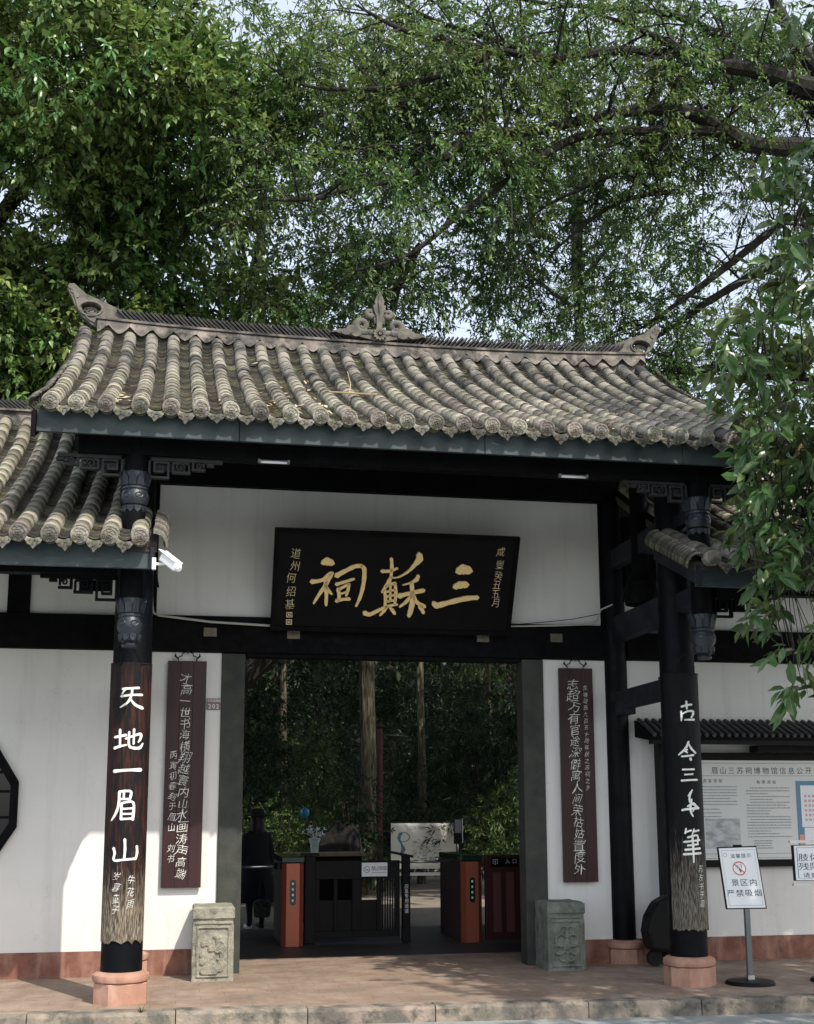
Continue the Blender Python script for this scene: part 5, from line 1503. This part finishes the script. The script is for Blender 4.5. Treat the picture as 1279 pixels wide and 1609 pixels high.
def np_mesh(name, V, Fs, m, parent=None, **tg):
    me = bpy.data.meshes.new(name)
    me.vertices.add(len(V)); me.vertices.foreach_set('co', V.astype(np.float32).ravel())
    me.loops.add(len(Fs)*3); me.loops.foreach_set('vertex_index', Fs.astype(np.int32).ravel())
    me.polygons.add(len(Fs)); me.polygons.foreach_set('loop_start', np.arange(0, len(Fs)*3, 3, dtype=np.int32)); me.polygons.foreach_set('loop_total', np.full(len(Fs), 3, np.int32))
    me.update(calc_edges=True); me.validate()
    if parent is not None: me.transform(wm(parent).inverted())
    me.materials.append(m)
    o = bpy.data.objects.new(name, me); col.objects.link(o)
    if parent is not None: o.parent = parent
    return tag(o, **tg)
SUN_V = -np.array(ld)
GAPS = [(W(577, y, 12.5), .42) for y in (1060, 1120, 1180)] + [(W(420, 1290, 10), .5), (W(470, 1250, 12), .4), (W(665, 1330, 13.4), .75), (W(480, 1240, 14), .35), (W(770, 1290, 11.4), .3), (W(660, 1400, 12), .3)]  # leaves are left out along these rays so sun reaches chosen garden spots
def open_to_sun(P):
    """False where a spray would close a gap cut in the canopy to put sun patches in the garden"""
    ok = np.ones(len(P), bool)
    for c, r in GAPS:
        v = P-np.array(c); t = v@SUN_V; d = np.linalg.norm(v-t[:, None]*SUN_V, axis=1)
        ok &= ~((t > .7) & (d < r))
    return ok
def spray(P, D, k, tl, L, wr, droop=.35, upb=1.0, jit=.5, lv=.25):
    """k leaves along each twig; returns leaf arrays"""
    ok = open_to_sun(P); P = P[ok]; D = D[ok]; tl = tl[ok]; n = len(P)
    D = nrm(D); up = np.array([0, 0, 1.0])
    s1 = nrm(np.cross(D, up)+1e-3); s2 = np.cross(D, s1)
    Bs, As, Ns, Ls = [], [], [], []
    ph = rng.uniform(0, 6.28, n)
    for i in range(k):
        t = (i+.6)/k
        b = P + D*(tl[:, None]*t) + np.array([0, 0, -1])*(tl[:, None]*t*t*.25)
        an = ph+i*2.4
        side = s1*np.cos(an)[:, None]+s2*np.sin(an)[:, None]
        a = nrm(D*(.35+.5*t)+side*.75*(1-.4*t)+np.array([0, 0, -droop])+rng.normal(0, .18, (n, 3)))
        nn = np.array([0, 0, upb])+rng.normal(0, jit, (n, 3))
        nn = nrm(nn-a*(nn*a).sum(1, keepdims=True))
        Bs.append(b); As.append(a); Ns.append(nn); Ls.append(L*rng.uniform(1-lv, 1+lv, n))
    B, A, N_, L_ = np.concatenate(Bs), np.concatenate(As), np.concatenate(Ns), np.concatenate(Ls)
    return B, A, N_, L_, L_*wr*rng.uniform(.8, 1.2, len(L_))
def twig_mesh(P, D, tl, r):
    """three-sided little twigs"""
    n = len(P); D = nrm(D); up = np.array([0, 0, 1.0]); s1 = nrm(np.cross(D, up)+1e-3); s2 = np.cross(D, s1)
    pts = [P-D*(tl[:, None]*.5), P+D*(tl[:, None]*.3)-up*tl[:, None]*.02, P+D*tl[:, None]-up*(tl[:, None]*.25)]; rr = [r*1.3, r, r*.5]
    V = np.zeros((n, 9, 3))
    for q in range(3):
        for i in range(3):
            a = i*2.094; V[:, q*3+i] = pts[q]+(s1*math.cos(a)+s2*math.sin(a))*rr[q]
    f = []
    for q in range(2):
        for i in range(3): j = (i+1) % 3; f += [[q*3+i, q*3+j, q*3+3+j], [q*3+i, q*3+3+j, q*3+3+i]]
    f = np.array(f); fs = (f[None]+(np.arange(n)*9)[:, None, None]).reshape(-1, 3)
    return V.reshape(-1, 3), fs
def clusters(C, per, sig, out=None):
    """per sprays around every cluster centre; direction away from the centre"""
    n = len(C); o_ = rng.normal(0, 1, (n, per, 3))*np.array(sig)
    P = (C[:, None]+o_).reshape(-1, 3); D = nrm(o_.reshape(-1, 3)/np.array(sig)+rng.normal(0, .4, (n*per, 3)))
    if out is not None: D = D+out
    return P, D
def ell(c, r, n, shell=.45):
    d = nrm(rng.normal(0, 1, (n, 3))); q = rng.uniform(shell**3, 1, n)**(1/3)
    return np.array(c)+d*q[:, None]*np.array(r)
def limb(mb, pts, rads, wob=.04):
    """smooth knobbly limb through points; returns sample points"""
    P = [Vector(p) for p in pts]; C = []; Rr = []
    for i in range(len(P)-1):
        p0, p1, p2, p3 = P[max(i-1, 0)], P[i], P[i+1], P[min(i+2, len(P)-1)]
        for k in range(6):
            t = k/6
            C.append(.5*((2*p1)+(p2-p0)*t+(2*p0-5*p1+4*p2-p3)*t*t+(3*p1-p0-3*p2+p3)*t*t*t)); Rr.append(rads[i]*(1-t)+rads[i+1]*t)
    C.append(P[-1]); Rr.append(rads[-1])
    C = [c+Vector((random.uniform(-1, 1), random.uniform(-1, 1), random.uniform(-1, 1)))*wob*min(Rr[i]*3, .1) for i, c in enumerate(C)]
    Rr = [q*random.uniform(.92, 1.08) for q in Rr]
    mb.tube(C, Rr, 8)
    return C, Rr

def leaf_parts(parent, arr, idx, m, name='leaf'):
    """the leaves listed in idx as single objects sharing a few meshes"""
    B, A, N_, L_, W_ = arr
    me = []
    for k in range(3):
        V, Fs = leaf_mesh_arrays(np.zeros((1, 3)), np.array([[0, 1., 0]]), np.array([[0, 0, 1.]]), np.ones(1), np.array([.16+.03*k]), 8)
        x = bpy.data.meshes.new('leaf'); x.from_pydata(V.tolist(), [], Fs.tolist()); x.materials.append(m); me.append(x)
    for i in idx:
        a = Vector(A[i]); nn = Vector(N_[i]); s_ = a.cross(nn)
        mw = Matrix((s_*L_[i], a*L_[i], nn*L_[i])).transposed().to_4x4(); mw.translation = Vector(B[i])
        inst(name, me[i % 3], parent, mw)

def px(P):
    """image position of world points, to rank leaves by their size in the picture"""
    d = P-np.array(CAM); w_ = d@np.array(FW); return 639.5+FPX*(d@np.array(RT))/w_, CY-FPX*(d@np.array(UP))/w_, w_

# --- broad-leaved tree behind the gate, left
tA = empty('broadleaf_tree', (-6.5, 7.0, 0), label='dense broad-leaved tree rising behind the left half of the roof', cat='tree')
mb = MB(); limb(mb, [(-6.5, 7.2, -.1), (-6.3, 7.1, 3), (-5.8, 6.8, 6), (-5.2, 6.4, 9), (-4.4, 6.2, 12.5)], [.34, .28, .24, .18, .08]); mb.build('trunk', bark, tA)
mb = MB()
for a, b, c in (((-5.9, 6.9, 5.5), (-4.5, 6.2, 7.2), (-2.6, 5.6, 8.2)), ((-5.6, 6.7, 7), (-3.8, 6.0, 9.2), (-1.8, 5.5, 10.4)), ((-5.3, 6.5, 8.5), (-5.8, 5.8, 10), (-6.6, 5.2, 11)), ((-6.1, 6.9, 5), (-7.0, 6.2, 6.2), (-7.6, 5.6, 7)), ((-5.0, 6.4, 9.5), (-3.6, 6.2, 11.6), (-2.2, 6, 12.8)), ((-6.1, 7, 4.2), (-4.4, 6.4, 5.6), (-2.4, 6, 6.6))):
    limb(mb, [a, b, c], [.12, .08, .03])
mb.build('branches', bark, tA)
rg = [((-4.3, 5.6, 10.6), (2.3, 1.7, 1.9), 150), ((-5.4, 6.1, 7.8), (2.0, 1.5, 1.6), 130), ((-3.3, 6.3, 8.2), (1.7, 1.4, 1.5), 120), ((-2.4, 5.8, 10.9), (1.5, 1.5, 1.4), 75), ((-1.7, 6.9, 8.6), (1.3, 1.2, 1.4), 60), ((-4.1, 4.3, 10.9), (2.3, 1.2, 1.5), 95), ((-1.9, 4.6, 10.9), (1.2, 1.0, 1.2), 35), ((-5.9, 6.6, 5.6), (1.9, 1.5, 1.3), 70), ((-3.0, 6.9, 6.9), (1.9, 1.2, 1.0), 70), ((-6.5, 5.5, 11.8), (1.6, 1.6, 1.8), 50), ((-4.0, 6, 12.6), (2.4, 1.6, 1.0), 55)]
C = np.concatenate([ell(c, r, n, .55) for c, r, n in rg])
C = C[rng.random(len(C)) < .72]; P, D = clusters(C, 17, (.21, .21, .14), np.array([.05, -.3, .1]))
arrA = spray(P, D, 8, rng.uniform(.16, .3, len(P)), .142, .23, .45, 1.0, .5)
x_, y_, d_ = px(arrA[0]); sun_d = -np.array(ld)
vis = np.where((x_ > 0) & (x_ < 440) & (y_ > 60) & (y_ < 520))[0]
vis = vis[np.argsort(d_[vis])][:300]
leaf_parts(tA, arrA, vis, leafA)
keep = np.ones(len(arrA[0]), bool); keep[vis] = False
V, Fs = leaf_mesh_arrays(*[a[keep] for a in arrA], 4); np_mesh('crown', V, Fs, leafA, tA, kind='stuff')
V, Fs = twig_mesh(P, D, rng.uniform(.2, .35, len(P)), .006); np_mesh('twigs', V, Fs, bark, tA, kind='stuff')

# --- big spreading tree, limbs arching in from the right
tB = empty('spreading_tree', (9.2, 5.2, 0), label='large tree whose long dark limbs arch over the roof from the right edge', cat='tree')
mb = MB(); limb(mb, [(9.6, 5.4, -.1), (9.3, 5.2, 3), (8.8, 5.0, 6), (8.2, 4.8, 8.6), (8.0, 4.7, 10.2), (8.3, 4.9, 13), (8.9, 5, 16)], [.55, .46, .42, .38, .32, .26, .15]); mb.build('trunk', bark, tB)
LB = [
 ([(1330, 150), (1279, 141), (1200, 113), (1115, 98), (1046, 66), (991, 40), (930, 20)], [20, 18, 15, 11, 7, 4, 2], 4.6, 4.0),
 ([(1300, 130), (1272, 96), (1245, 51), (1218, 5), (1200, -60)], [15, 13, 11, 10, 9], 4.7, 4.7),
 ([(1330, 200), (1279, 165), (1235, 135), (1200, 116)], [22, 18, 14, 11], 4.7, 4.6),
 ([(1340, 240), (1279, 233), (1183, 227), (1132, 203), (1080, 176), (1012, 172), (926, 186), (840, 206), (752, 210), (699, 246), (625, 281), (558, 292), (498, 311), (421, 314)], [20, 18, 16, 14, 12, 11, 10, 9, 9, 9, 7, 6, 5, 2], 4.8, 3.6),
 ([(1150, 215), (1115, 206), (1032, 206), (926, 210), (850, 246), (787, 292), (717, 341), (646, 398), (560, 425)], [12, 11, 9, 8, 8, 7, 6, 4, 2], 4.6, 3.9),
 ([(660, 385), (640, 420), (625, 450), (615, 500)], [7, 8, 8, 7], 5.5, 5.6),
 ([(1090, 90), (1046, 82), (960, 80), (874, 92), (800, 82), (769, 77), (699, 62), (629, 45), (558, 7)], [9, 8, 8, 8, 7, 6, 5, 4, 2], 4.4, 3.6),
 ([(790, 78), (769, 84), (717, 109), (629, 134), (541, 141), (470, 131), (410, 95)], [6, 6, 6, 5, 4, 3, 1.5], 4.0, 3.6),
 ([(740, 100), (699, 116), (611, 144), (534, 165), (488, 188), (435, 218), (400, 250)], [6, 6, 5, 4, 4, 3, 1], 4.2, 4.6),
 ([(752, 210), (681, 208), (611, 204), (570, 190)], [4, 3, 2, 1], 4.2, 4.0),
 ([(720, 225), (674, 232), (611, 239), (548, 233), (505, 215)], [5, 4, 3, 3, 1], 4.2, 4.4),
 ([(1330, 360), (1240, 400), (1132, 462), (1060, 510), (1010, 545)], [12, 10, 8, 6, 3], 5.5, 6.5),
 ([(1240, 340), (1132, 426), (1046, 490), (1000, 520)], [9, 7, 4, 2], 5.5, 6.2),
 ([(1340, 560), (1279, 557), (1182, 577), (1131, 577), (1087, 582), (1060, 569), (1032, 555), (1000, 545)], [14, 12, 9, 9, 8, 6, 4, 2], 6.0, 6.6),
 ([(1087, 582), (1060, 593), (1035, 590)], [8, 8, 6], 6.5, 6.7),
 ([(1060, 300), (970, 319), (885, 381), (850, 420)], [5, 4, 3, 1], 5.0, 5.5),
 ([(1012, 240), (970, 271), (871, 316), (830, 345)], [5, 4, 3, 1], 5.0, 5.5),
 ([(850, 88), (769, 60), (690, 35), (640, 10), (600, -20)], [5, 5, 4, 3, 2], 4.2, 4.4),
 ([(1140, 60), (1060, 25), (960, 12), (880, 8), (800, -5)], [8, 6, 5, 4, 3], 5.0, 5.2),
 ([(1115, 98), (1150, 140), (1108, 170)], [4, 5, 4], 4.6, 4.7),
]
SAM = []
for pts, rads, Ya, Yb in LB:
    n = len(pts); P3 = [W(x, y, Ya+(Yb-Ya)*i/(n-1)) for i, (x, y) in enumerate(pts)]
    mb = MB(); C, Rr = limb(mb, P3, [q/FPX*(p-CAM).length*.78 for q, p in zip(rads, P3)]); mb.build('limb', bark, tB)
    SAM += [(c, r_) for c, r_ in zip(C, Rr)]
# secondary branches + hanging twigs
S = np.array([s_[0] for s_ in SAM]); SR = np.array([s_[1] for s_ in SAM])
mb = MB(); ends = []
for i in range(330):
    j = random.randrange(len(S)); p = Vector(S[j])
    if SR[j] > .12 and random.random() < .5: continue
    d = Vector((random.uniform(-1, .5), random.uniform(-.8, .8), random.uniform(-.7, .7))).normalized(); L = random.uniform(.5, 1.5)
    q1 = p+d*L*.4+Vector((0, 0, .08)); q2 = p+d*L*.75+Vector((0, 0, .0)); q3 = p+d*L+Vector((0, 0, -.15))
    r0 = min(.02, SR[j]*.5)
    mb.tube([p, q1, q2, q3], [r0, r0*.75, r0*.5, r0*.25], 5); ends += [q2+Vector((0, .25, 0)), q3+Vector((0, .25, 0))]
mb.build('branchlets', bark, tB, kind='stuff')
E_ = np.array([tuple(e) for e in ends])
Cb = np.concatenate([E_, E_[rng.integers(0, len(E_), 260)]+rng.normal(0, .35, (260, 3))+np.array([0, .4, 0]), ell((5.2, 6.9, 9.6), (2.8, 1.3, 2.8), 110, .3), ell((2.0, 6.9, 10.6), (3.4, 1.3, 2.1), 120, .3), ell((5.6, 6.9, 13.2), (2.8, 1.3, 1.7), 80, .3), ell((0.6, 6.6, 12.6), (2.4, 1.2, 1.3), 60, .3)])
Cb = Cb[rng.random(len(Cb)) < .8]; P, D = clusters(Cb, 13, (.17, .17, .11), np.array([0, -.15, -.1]))
arrB = spray(P, D, 9, rng.uniform(.16, .3, len(P)), .088, .20, .5, 1.0, .5)
V, Fs = leaf_mesh_arrays(*arrB, 2); np_mesh('crown', V, Fs, leafB, tB, kind='stuff')
V, Fs = twig_mesh(P, D, rng.uniform(.2, .35, len(P)), .004); np_mesh('twigs', V, Fs, bark, tB, kind='stuff')

# --- trees further behind, filling between
def back_tree(x, y, h, rx, rz_, label, n=90, m=leafD, L=.10, zc=None, name='garden_tree', per=9, trunk_m=bark, tr=.16, k=8, tx=0, sig=.34):
    o = empty(name, (x, y, 0), label=label, cat='tree', group='trees growing in the garden behind the gate')
    zc = zc or h-rz_
    mb = MB(); limb(mb, [(x+tx, y, -.05), (x+tx*.9+.1, y, zc*.5), (x-.05, y, zc), (x+.1, y, h-.4)], [tr*1.15, tr, tr*.75, tr*.25]); mb.build('trunk', trunk_m, o)
    mb = MB()
    for i in range(9):
        a = random.uniform(0, 6.28); z = zc+random.uniform(-.5, .5)*rz_; e = Vector((math.cos(a)*rx*.7, math.sin(a)*rx*.6, rz_*.4))
        p = Vector((x, y, z-.3)); limb(mb, [p, p+e*.5+Vector((0, 0, .1)), p+e], [tr*.4, tr*.25, tr*.08])
    mb.build('branches', trunk_m, o)
    C = ell((x, y, zc), (rx, rx*.8, rz_), int(n*1.15), .4); P, D = clusters(C, per, (sig, sig, sig*.7), np.array([0, -.2, 0]))
    arr = spray(P, D, k, rng.uniform(.2, .4, len(P)), L, .26, .4, 1, .5)
    V, Fs = leaf_mesh_arrays(*arr, 2); np_mesh('crown', V, Fs, m, o, kind='stuff')
    return o
back_tree(-7.0, 10.5, 11.5, 2.8, 3.4, 'dark leafy tree far left behind the wing roof', 170)
back_tree(-3.2, 11.0, 10.5, 2.9, 3.2, 'dark leafy tree behind the left end of the ridge', 190)
back_tree(.4, 11.5, 9.6, 2.7, 2.6, 'dark leafy tree behind the ridge finial', 190, tx=-2.9)
back_tree(4.2, 12.0, 8.4, 2.8, 2.1, 'low leafy tree behind the right half of the ridge', 80, leafB, tx=3)
back_tree(8.2, 11.0, 9.0, 2.9, 2.8, 'leafy tree behind the right end of the ridge', 120, leafB)
back_tree(11.5, 12.5, 13.5, 2.8, 4.0, 'tall leafy tree at the right edge behind the spreading tree', 110, leafB)
back_tree(-2.6, 8.6, 9.3, 2.0, 2.0, 'leafy tree close behind the ridge left of the finial', 170, leafD, .11, tx=-.6)
back_tree(1.6, 8.4, 8.9, 2.1, 1.8, 'leafy tree close behind the ridge right of the finial', 60, leafB, .09, tx=3.2)
back_tree(5.6, 9.0, 8.2, 2.2, 1.9, 'leafy tree behind the ridge towards its right end', 65, leafD, .10)
back_tree(-.8, 14.5, 17.0, 3.6, 4.2, 'tall leafy tree filling the upper middle', 170, leafD, .12, tx=-3.5)
back_tree(-8.0, 15.0, 16.5, 4.0, 4.5, 'tall tree filling the upper left corner', 230, leafD, .13)
back_tree(7.5, 17.0, 19.0, 3.6, 3.6, 'tall tree filling the upper right corner', 120, leafB, .12)

for (x, y, h, rx, n, tx, lab) in ((-1.5, 13.5, 8.0, 3.2, 85, -3, 'added flat-crowned tree shading the left shrubs of the garden'), (4.2, 16.5, 9.0, 3.0, 100, 3.5, 'added flat-crowned tree shading the bamboo clumps'),
        (0.8, 19.0, 9.5, 3.4, 130, -4.5, 'added flat-crowned tree shading the end of the garden path'), (7.0, 12.5, 8.0, 3.0, 85, 1.5, 'flat-crowned tree added for shade right of the map board'),
        (1.2, 8.0, 6.9, 2.4, 60, -3.2, 'low spreading tree added for shade just behind the gate hall'), (6.5, 21, 10, 3.2, 110, 2, 'flat-crowned tree added for shade at the far right of the garden'), (-4.5, 19, 10, 3.4, 110, -1, 'flat-crowned tree added for shade at the far left of the garden')):
    back_tree(x, y, h, rx, 1.25, lab, n, leafD, .2, zc=h-1.2, sig=.5, tx=tx, per=8)  # crowns added out of view to darken the garden behind the opening

# --- garden planting seen through the opening
def trunk(x, y, r, h, m, label):
    o = empty('tree_trunk', (x, y, 0), label=label, cat='tree', group='bare trunks in the garden')
    mb = MB(); limb(mb, [(x, y, -.05), (x+.03, y, h*.3), (x-.02, y, h*.65), (x+.05, y, h)], [r*1.2, r, r*.95, r*.85], .02); mb.build('trunk', m, o)
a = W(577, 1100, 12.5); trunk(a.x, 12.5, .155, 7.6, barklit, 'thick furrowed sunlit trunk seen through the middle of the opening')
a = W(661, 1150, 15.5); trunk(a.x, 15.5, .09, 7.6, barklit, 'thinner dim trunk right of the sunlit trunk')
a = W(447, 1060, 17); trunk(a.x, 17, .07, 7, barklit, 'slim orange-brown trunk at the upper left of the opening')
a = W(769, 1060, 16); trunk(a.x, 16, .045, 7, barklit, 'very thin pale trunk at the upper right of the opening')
def shrub(x, y, rx, h, n, label, m=leafG, L=.07, wr=.2, k=9, per=8, up=0.2, z0=0, kind_=2):
    o = empty('garden_shrub', (x, y, 0), label=label, cat='shrub', group='shrubs in the garden')
    mb = MB()
    for i in range(9):
        a = random.uniform(0, 6.28); mb.tube([(x, y, 0), (x+math.cos(a)*rx*.3, y+math.sin(a)*rx*.3, h*.45), (x+math.cos(a)*rx*.6, y+math.sin(a)*rx*.5, h*.8)], [.02, .014, .006], 5)
    mb.build('stems', bark, o)
    C = ell((x, y, z0+(h-z0)*.52), (rx, rx*.7, (h-z0)*.5), n, .3); P, D = clusters(C, per, (.14, .14, .12), np.array([0, -.2, up]))
    arr = spray(P, D, k, rng.uniform(.12, .22, len(P)), L, wr, .25, 1, .6)
    V, Fs = leaf_mesh_arrays(*arr, kind_); np_mesh('foliage', V, Fs, m, o, kind='stuff')
for (x, y, rx, h, n, lab, m, L, wr) in [
  (W(415, 1300, 10).x, 10, .75, 1.75, 60, 'bright green fine-leaved shrub behind the person', leafG, .06, .22),
  (W(470, 1310, 11.5).x, 11.5, .8, 1.5, 50, 'small yellow-green shrub left of the dark rock', leafG, .06, .22),
  (W(400, 1180, 12).x, 12, .8, 4.1, 80, 'tall mixed shrub at the left edge of the opening', leafD, .10, .2),
  (W(470, 1180, 14.5).x, 14.5, 1.0, 3.2, 70, 'yellow-leaved shrub catching light left of the thick trunk', leafG, .12, .16),
  (W(556, 1260, 11.7).x, 11.7, .42, 2.1, 45, 'low dark shrub around the foot of the thick trunk', leafD, .09, .2),
  (W(640, 1260, 15.5).x, 15.5, 1.3, 1.9, 80, 'low dark green hedge shrub behind the map board', leafD, .08, .22),
  (W(700, 1180, 16.5).x, 16.5, 1.3, 4.6, 110, 'drooping palm-like bamboo clump right of the dim trunk', leafD, .20, .07),
  (W(770, 1150, 13.5).x, 13.5, 1.1, 4.2, 110, 'bamboo clump with hanging narrow leaves at the right of the opening', leafD, .18, .08),
  (W(800, 1270, 11.5).x, 11.5, .7, 2.4, 55, 'lit bushy shrub above the right turnstile', leafG, .11, .12),
  (W(700, 1060, 19).x, 19, 1.8, 6.2, 90, 'tall bushy evergreen behind the bamboo', leafD, .13, .2),
  (W(500, 1060, 19).x, 19, 1.8, 6.2, 90, 'tall bushy evergreen left of the thick trunk', leafD, .13, .2),
  (W(590, 1120, 22).x, 22, 2.2, 6.6, 90, 'dense evergreen at the end of the garden path', leafD, .15, .2)]:
    shrub(x, y, rx, h, n, lab, m, L, wr)
# far wood closing the view: one mass
C = np.column_stack([rng.uniform(-14, 22, 760), rng.uniform(24, 29, 760), rng.uniform(.3, 9.5, 760)])
P, D = clusters(C, 9, (.55, .5, .4)); arr = spray(P, D, 8, rng.uniform(.3, .5, len(P)), .22, .3, .3, 1, .6)
V, Fs = leaf_mesh_arrays(*arr, 2); o = np_mesh('far_wood', V, Fs, leafD, None, kind='stuff'); tag(o, 'dark wood closing the far end of the garden', 'wood')
sheet('garden_bank', -16, 24, 29.5, 30, 7.5, earth, -.1)

# --- near tree hanging in from the right
tC = empty('street_tree', (5.6, -3.4, 0), label='near tree with long glossy leaves hanging in at the right edge of the photo', cat='tree')
mb = MB(); limb(mb, [(5.8, -3.5, -.15), (5.6, -3.4, 1.8), (5.3, -3.3, 3.4), (5.1, -3.4, 5.0), (5.2, -3.8, 7.4)], [.17, .15, .13, .10, .04]); mb.build('trunk', bark, tC)
mb = MB(); brs = []
for a, b, c, d in (((5.3, -3.3, 3.4), (4.4, -2.6, 4.4), (3.4, -1.9, 4.9), (2.55, -1.6, 5.0)), ((5.2, -3.3, 4.2), (4.3, -2.4, 5.6), (3.4, -1.9, 6.2), (2.8, -1.6, 6.4)), ((5.4, -3.3, 2.9), (4.4, -2.3, 3.6), (3.4, -1.8, 3.9), (2.5, -1.5, 3.75)), ((5.1, -3.4, 5), (4.6, -2.6, 6.6), (3.7, -2.0, 7.2), (3.1, -1.5, 7.2)), ((4.4, -2.6, 4.4), (3.9, -2, 4.3), (3.2, -1.4, 4.25), (2.6, -1.3, 4.2))):
    C_, _ = limb(mb, [a, b, c, d], [.05, .035, .022, .008]); brs += C_[6:]
mb.build('branches', bark, tC)
# visible sprays laid out inside the silhouette seen in the photograph (real places, 0.9-2.4 m in front of the wall line)
edge = [(250, 1262), (300, 1190), (360, 1175), (430, 1195), (500, 1150), (540, 1110), (590, 1100), (640, 1130), (700, 1165), (760, 1160), (800, 1125), (860, 1128), (920, 1150), (960, 1150), (1010, 1165), (1060, 1185), (1110, 1215)]
ey = [e[0] for e in edge]; ex = [e[1] for e in edge]
pts = []
while len(pts) < 400:
    y = random.uniform(240, 1110) if random.random() > .12 else random.uniform(560, 760); xl = np.interp(y, ey, ex); x = random.uniform(xl+(34 if y > 740 else 10), 1370)
    if y > 930 and random.random() < .45: continue
    Yd = random.uniform(-2.3, -.95); q = W(x, y-18, Yd); pts.append((q.x, q.y, q.z))
P = np.array(pts); D = nrm(np.column_stack([rng.uniform(-1, .4, len(P)), rng.uniform(-.6, .3, len(P)), rng.uniform(-.55, .35, len(P))]))
tlC = rng.uniform(.14, .28, len(P))
arrC = spray(P, D, 7, tlC, .165, .20, .30, .8, .6, .4)
x_, y_, d_ = px(arrC[0]); vis = np.where((x_ < 1279) & (y_ > 200) & (y_ < 1200))[0]; vis = vis[np.argsort(d_[vis]-arrC[3][vis]*8)][:300]
leaf_parts(tC, arrC, vis, leafC)
keep = np.ones(len(arrC[0]), bool); keep[vis] = False
V, Fs = leaf_mesh_arrays(*[a[keep] for a in arrC], 8)
# rest of the crown, over the street to the right of the picture
C2 = np.concatenate([ell((5.6, -4.7, 6.3), (2.6, 2.3, 2.0), 190, .2), ell((4.9, -3.3, 5.2), (1.7, 1.3, 1.3), 60, .2), ell((3.95, -2.4, 8.3), (1.0, 1.2, .8), 26, .1)])
P2, D2 = clusters(C2, 9, (.24, .24, .2)); arr2 = spray(P2, D2, 7, rng.uniform(.15, .3, len(P2)), .16, .2, .5, .9, .5)
V2, F2 = leaf_mesh_arrays(*arr2, 4)
np_mesh('crown', np.concatenate([V, V2]), np.concatenate([Fs, F2+len(V)]), leafC, tC, kind='stuff')
# twigs linking sprays to branches
mb = MB(); BR = np.array([tuple(b) for b in brs])
for p in P:
    j = np.argmin(((BR-p)**2).sum(1)); q = Vector(BR[j]); p = Vector(p); mid = (p+q)/2+Vector((random.uniform(-.15, .15), random.uniform(-.1, .1), .10+.2*(p-q).length))
    mb.tube([q, mid, p, p+Vector((random.uniform(-.08, .03), 0, -.04))], [.007, .0045, .003, .0015], 4)
mb.build('twigs', bark, tC, kind='stuff')
# pale flower panicle
fp = W(1172, 628, -1.9); mb = MB()
for i in range(150):
    c = Vector(fp)+Vector((random.gauss(0, .035), random.gauss(0, .035), random.gauss(0, .05))); r_ = .007
    mb.add([c+Vector(v)*r_ for v in ((1, 0, 0), (-1, 0, 0), (0, 1, 0), (0, -1, 0), (0, 0, 1), (0, 0, -1))], [(0, 2, 4), (2, 1, 4), (1, 3, 4), (3, 0, 4), (2, 0, 5), (1, 2, 5), (3, 1, 5), (0, 3, 5)])
mb.build('flower_panicle', mat('yellow_green_bud', (.35, .42, .12), .6), tC, kind='stuff')
# withered leaf bunch
fp = W(1258, 695, -1.7)
for i in range(6):
    mb = MB(); a = random.uniform(-.5, .5); c = Vector(fp)
    mb.add([c, c+Vector((a*.08-.02, -.01, -.08)), c+Vector((a*.14, 0, -.17)), c+Vector((a*.08+.025, .01, -.08))], [(0, 1, 2, 3)]); mb.build('withered_leaf', mat('withered_leaf', (.30, .20, .12), .7, trans=.2), tC, fix=False)

# --- litter on the roof
mb = MB()
for i in range(330):
    j = random.randrange(27); base = [(.0, .6), (1.3, .5), (2.1, .45), (2.5, .3)][0]
    X0 = random.choice([-2.6, -1.35, -1.2, -.95, .9, 1.6, 2.0, 2.4, random.uniform(-2.8, 3)])+random.gauss(0, .06)
    s_ = abs(random.gauss(.55, .45)) if X0 < .5 else random.uniform(.1, 1.6)
    if random.random() < .1: s_ = random.uniform(.2, 3.5)
    y, z = pos(min(s_, 3.9)); c = Vector((X0, y, z+.005+random.uniform(0, .02))); a = random.uniform(0, 6.28); L = random.uniform(.02, .055)
    u = Vector((math.cos(a), math.sin(a)*.8, math.sin(a)*.5+random.uniform(-.2, .4)))*L; v = Vector((-math.sin(a), math.cos(a)*.8, random.uniform(-.2, .5)))*L*.45
    mb.add([c-u, c+v+Vector((0, 0, .008)), c+u, c-v], [(0, 1, 2, 3)])
tag(mb.build('fallen_leaves', leafdry, fix=False), 'dry fallen leaves caught between the tile rows of the main roof', 'leaf litter', kind='stuff')
pts = [(W(519, 603, 0)), W(560, 607, 0), W(595, 611, 0)]
q = [Vector((p.x, .1, prof(.1)+.09)) for p in pts]
mb = MB().tube([q[0], q[1], q[2]], .008, 5); mb.tube([q[1]+Vector((-.05, 0, 0)), q[1]+Vector((-.02, .15, .14)), q[1]+Vector((-.03, .3, .32))], [.007, .005, .003], 5)
tag(mb.build('fallen_twig', mat('bleached_twig', (.35, .28, .16), .8)), 'bare pale forked twig lying across the tile rows left of the roof centre', 'twig')
# weed on the curb
mb = MB(); c = W(222, 1597, -.45); c = Vector((c.x, ye(c.x)+.01, -.01))
for i in range(12):
    a = random.uniform(0, 6.28); d = Vector((math.cos(a)*.04, math.sin(a)*.02, random.uniform(.02, .07))); s_ = Vector((.006, 0, 0)); mb.add([c-s_, c+s_, c+d], [(0, 1, 2)])
tag(mb.build('weed', leafG, fix=False), 'small green weed growing on the curb edge below the sunlit column', 'plant')
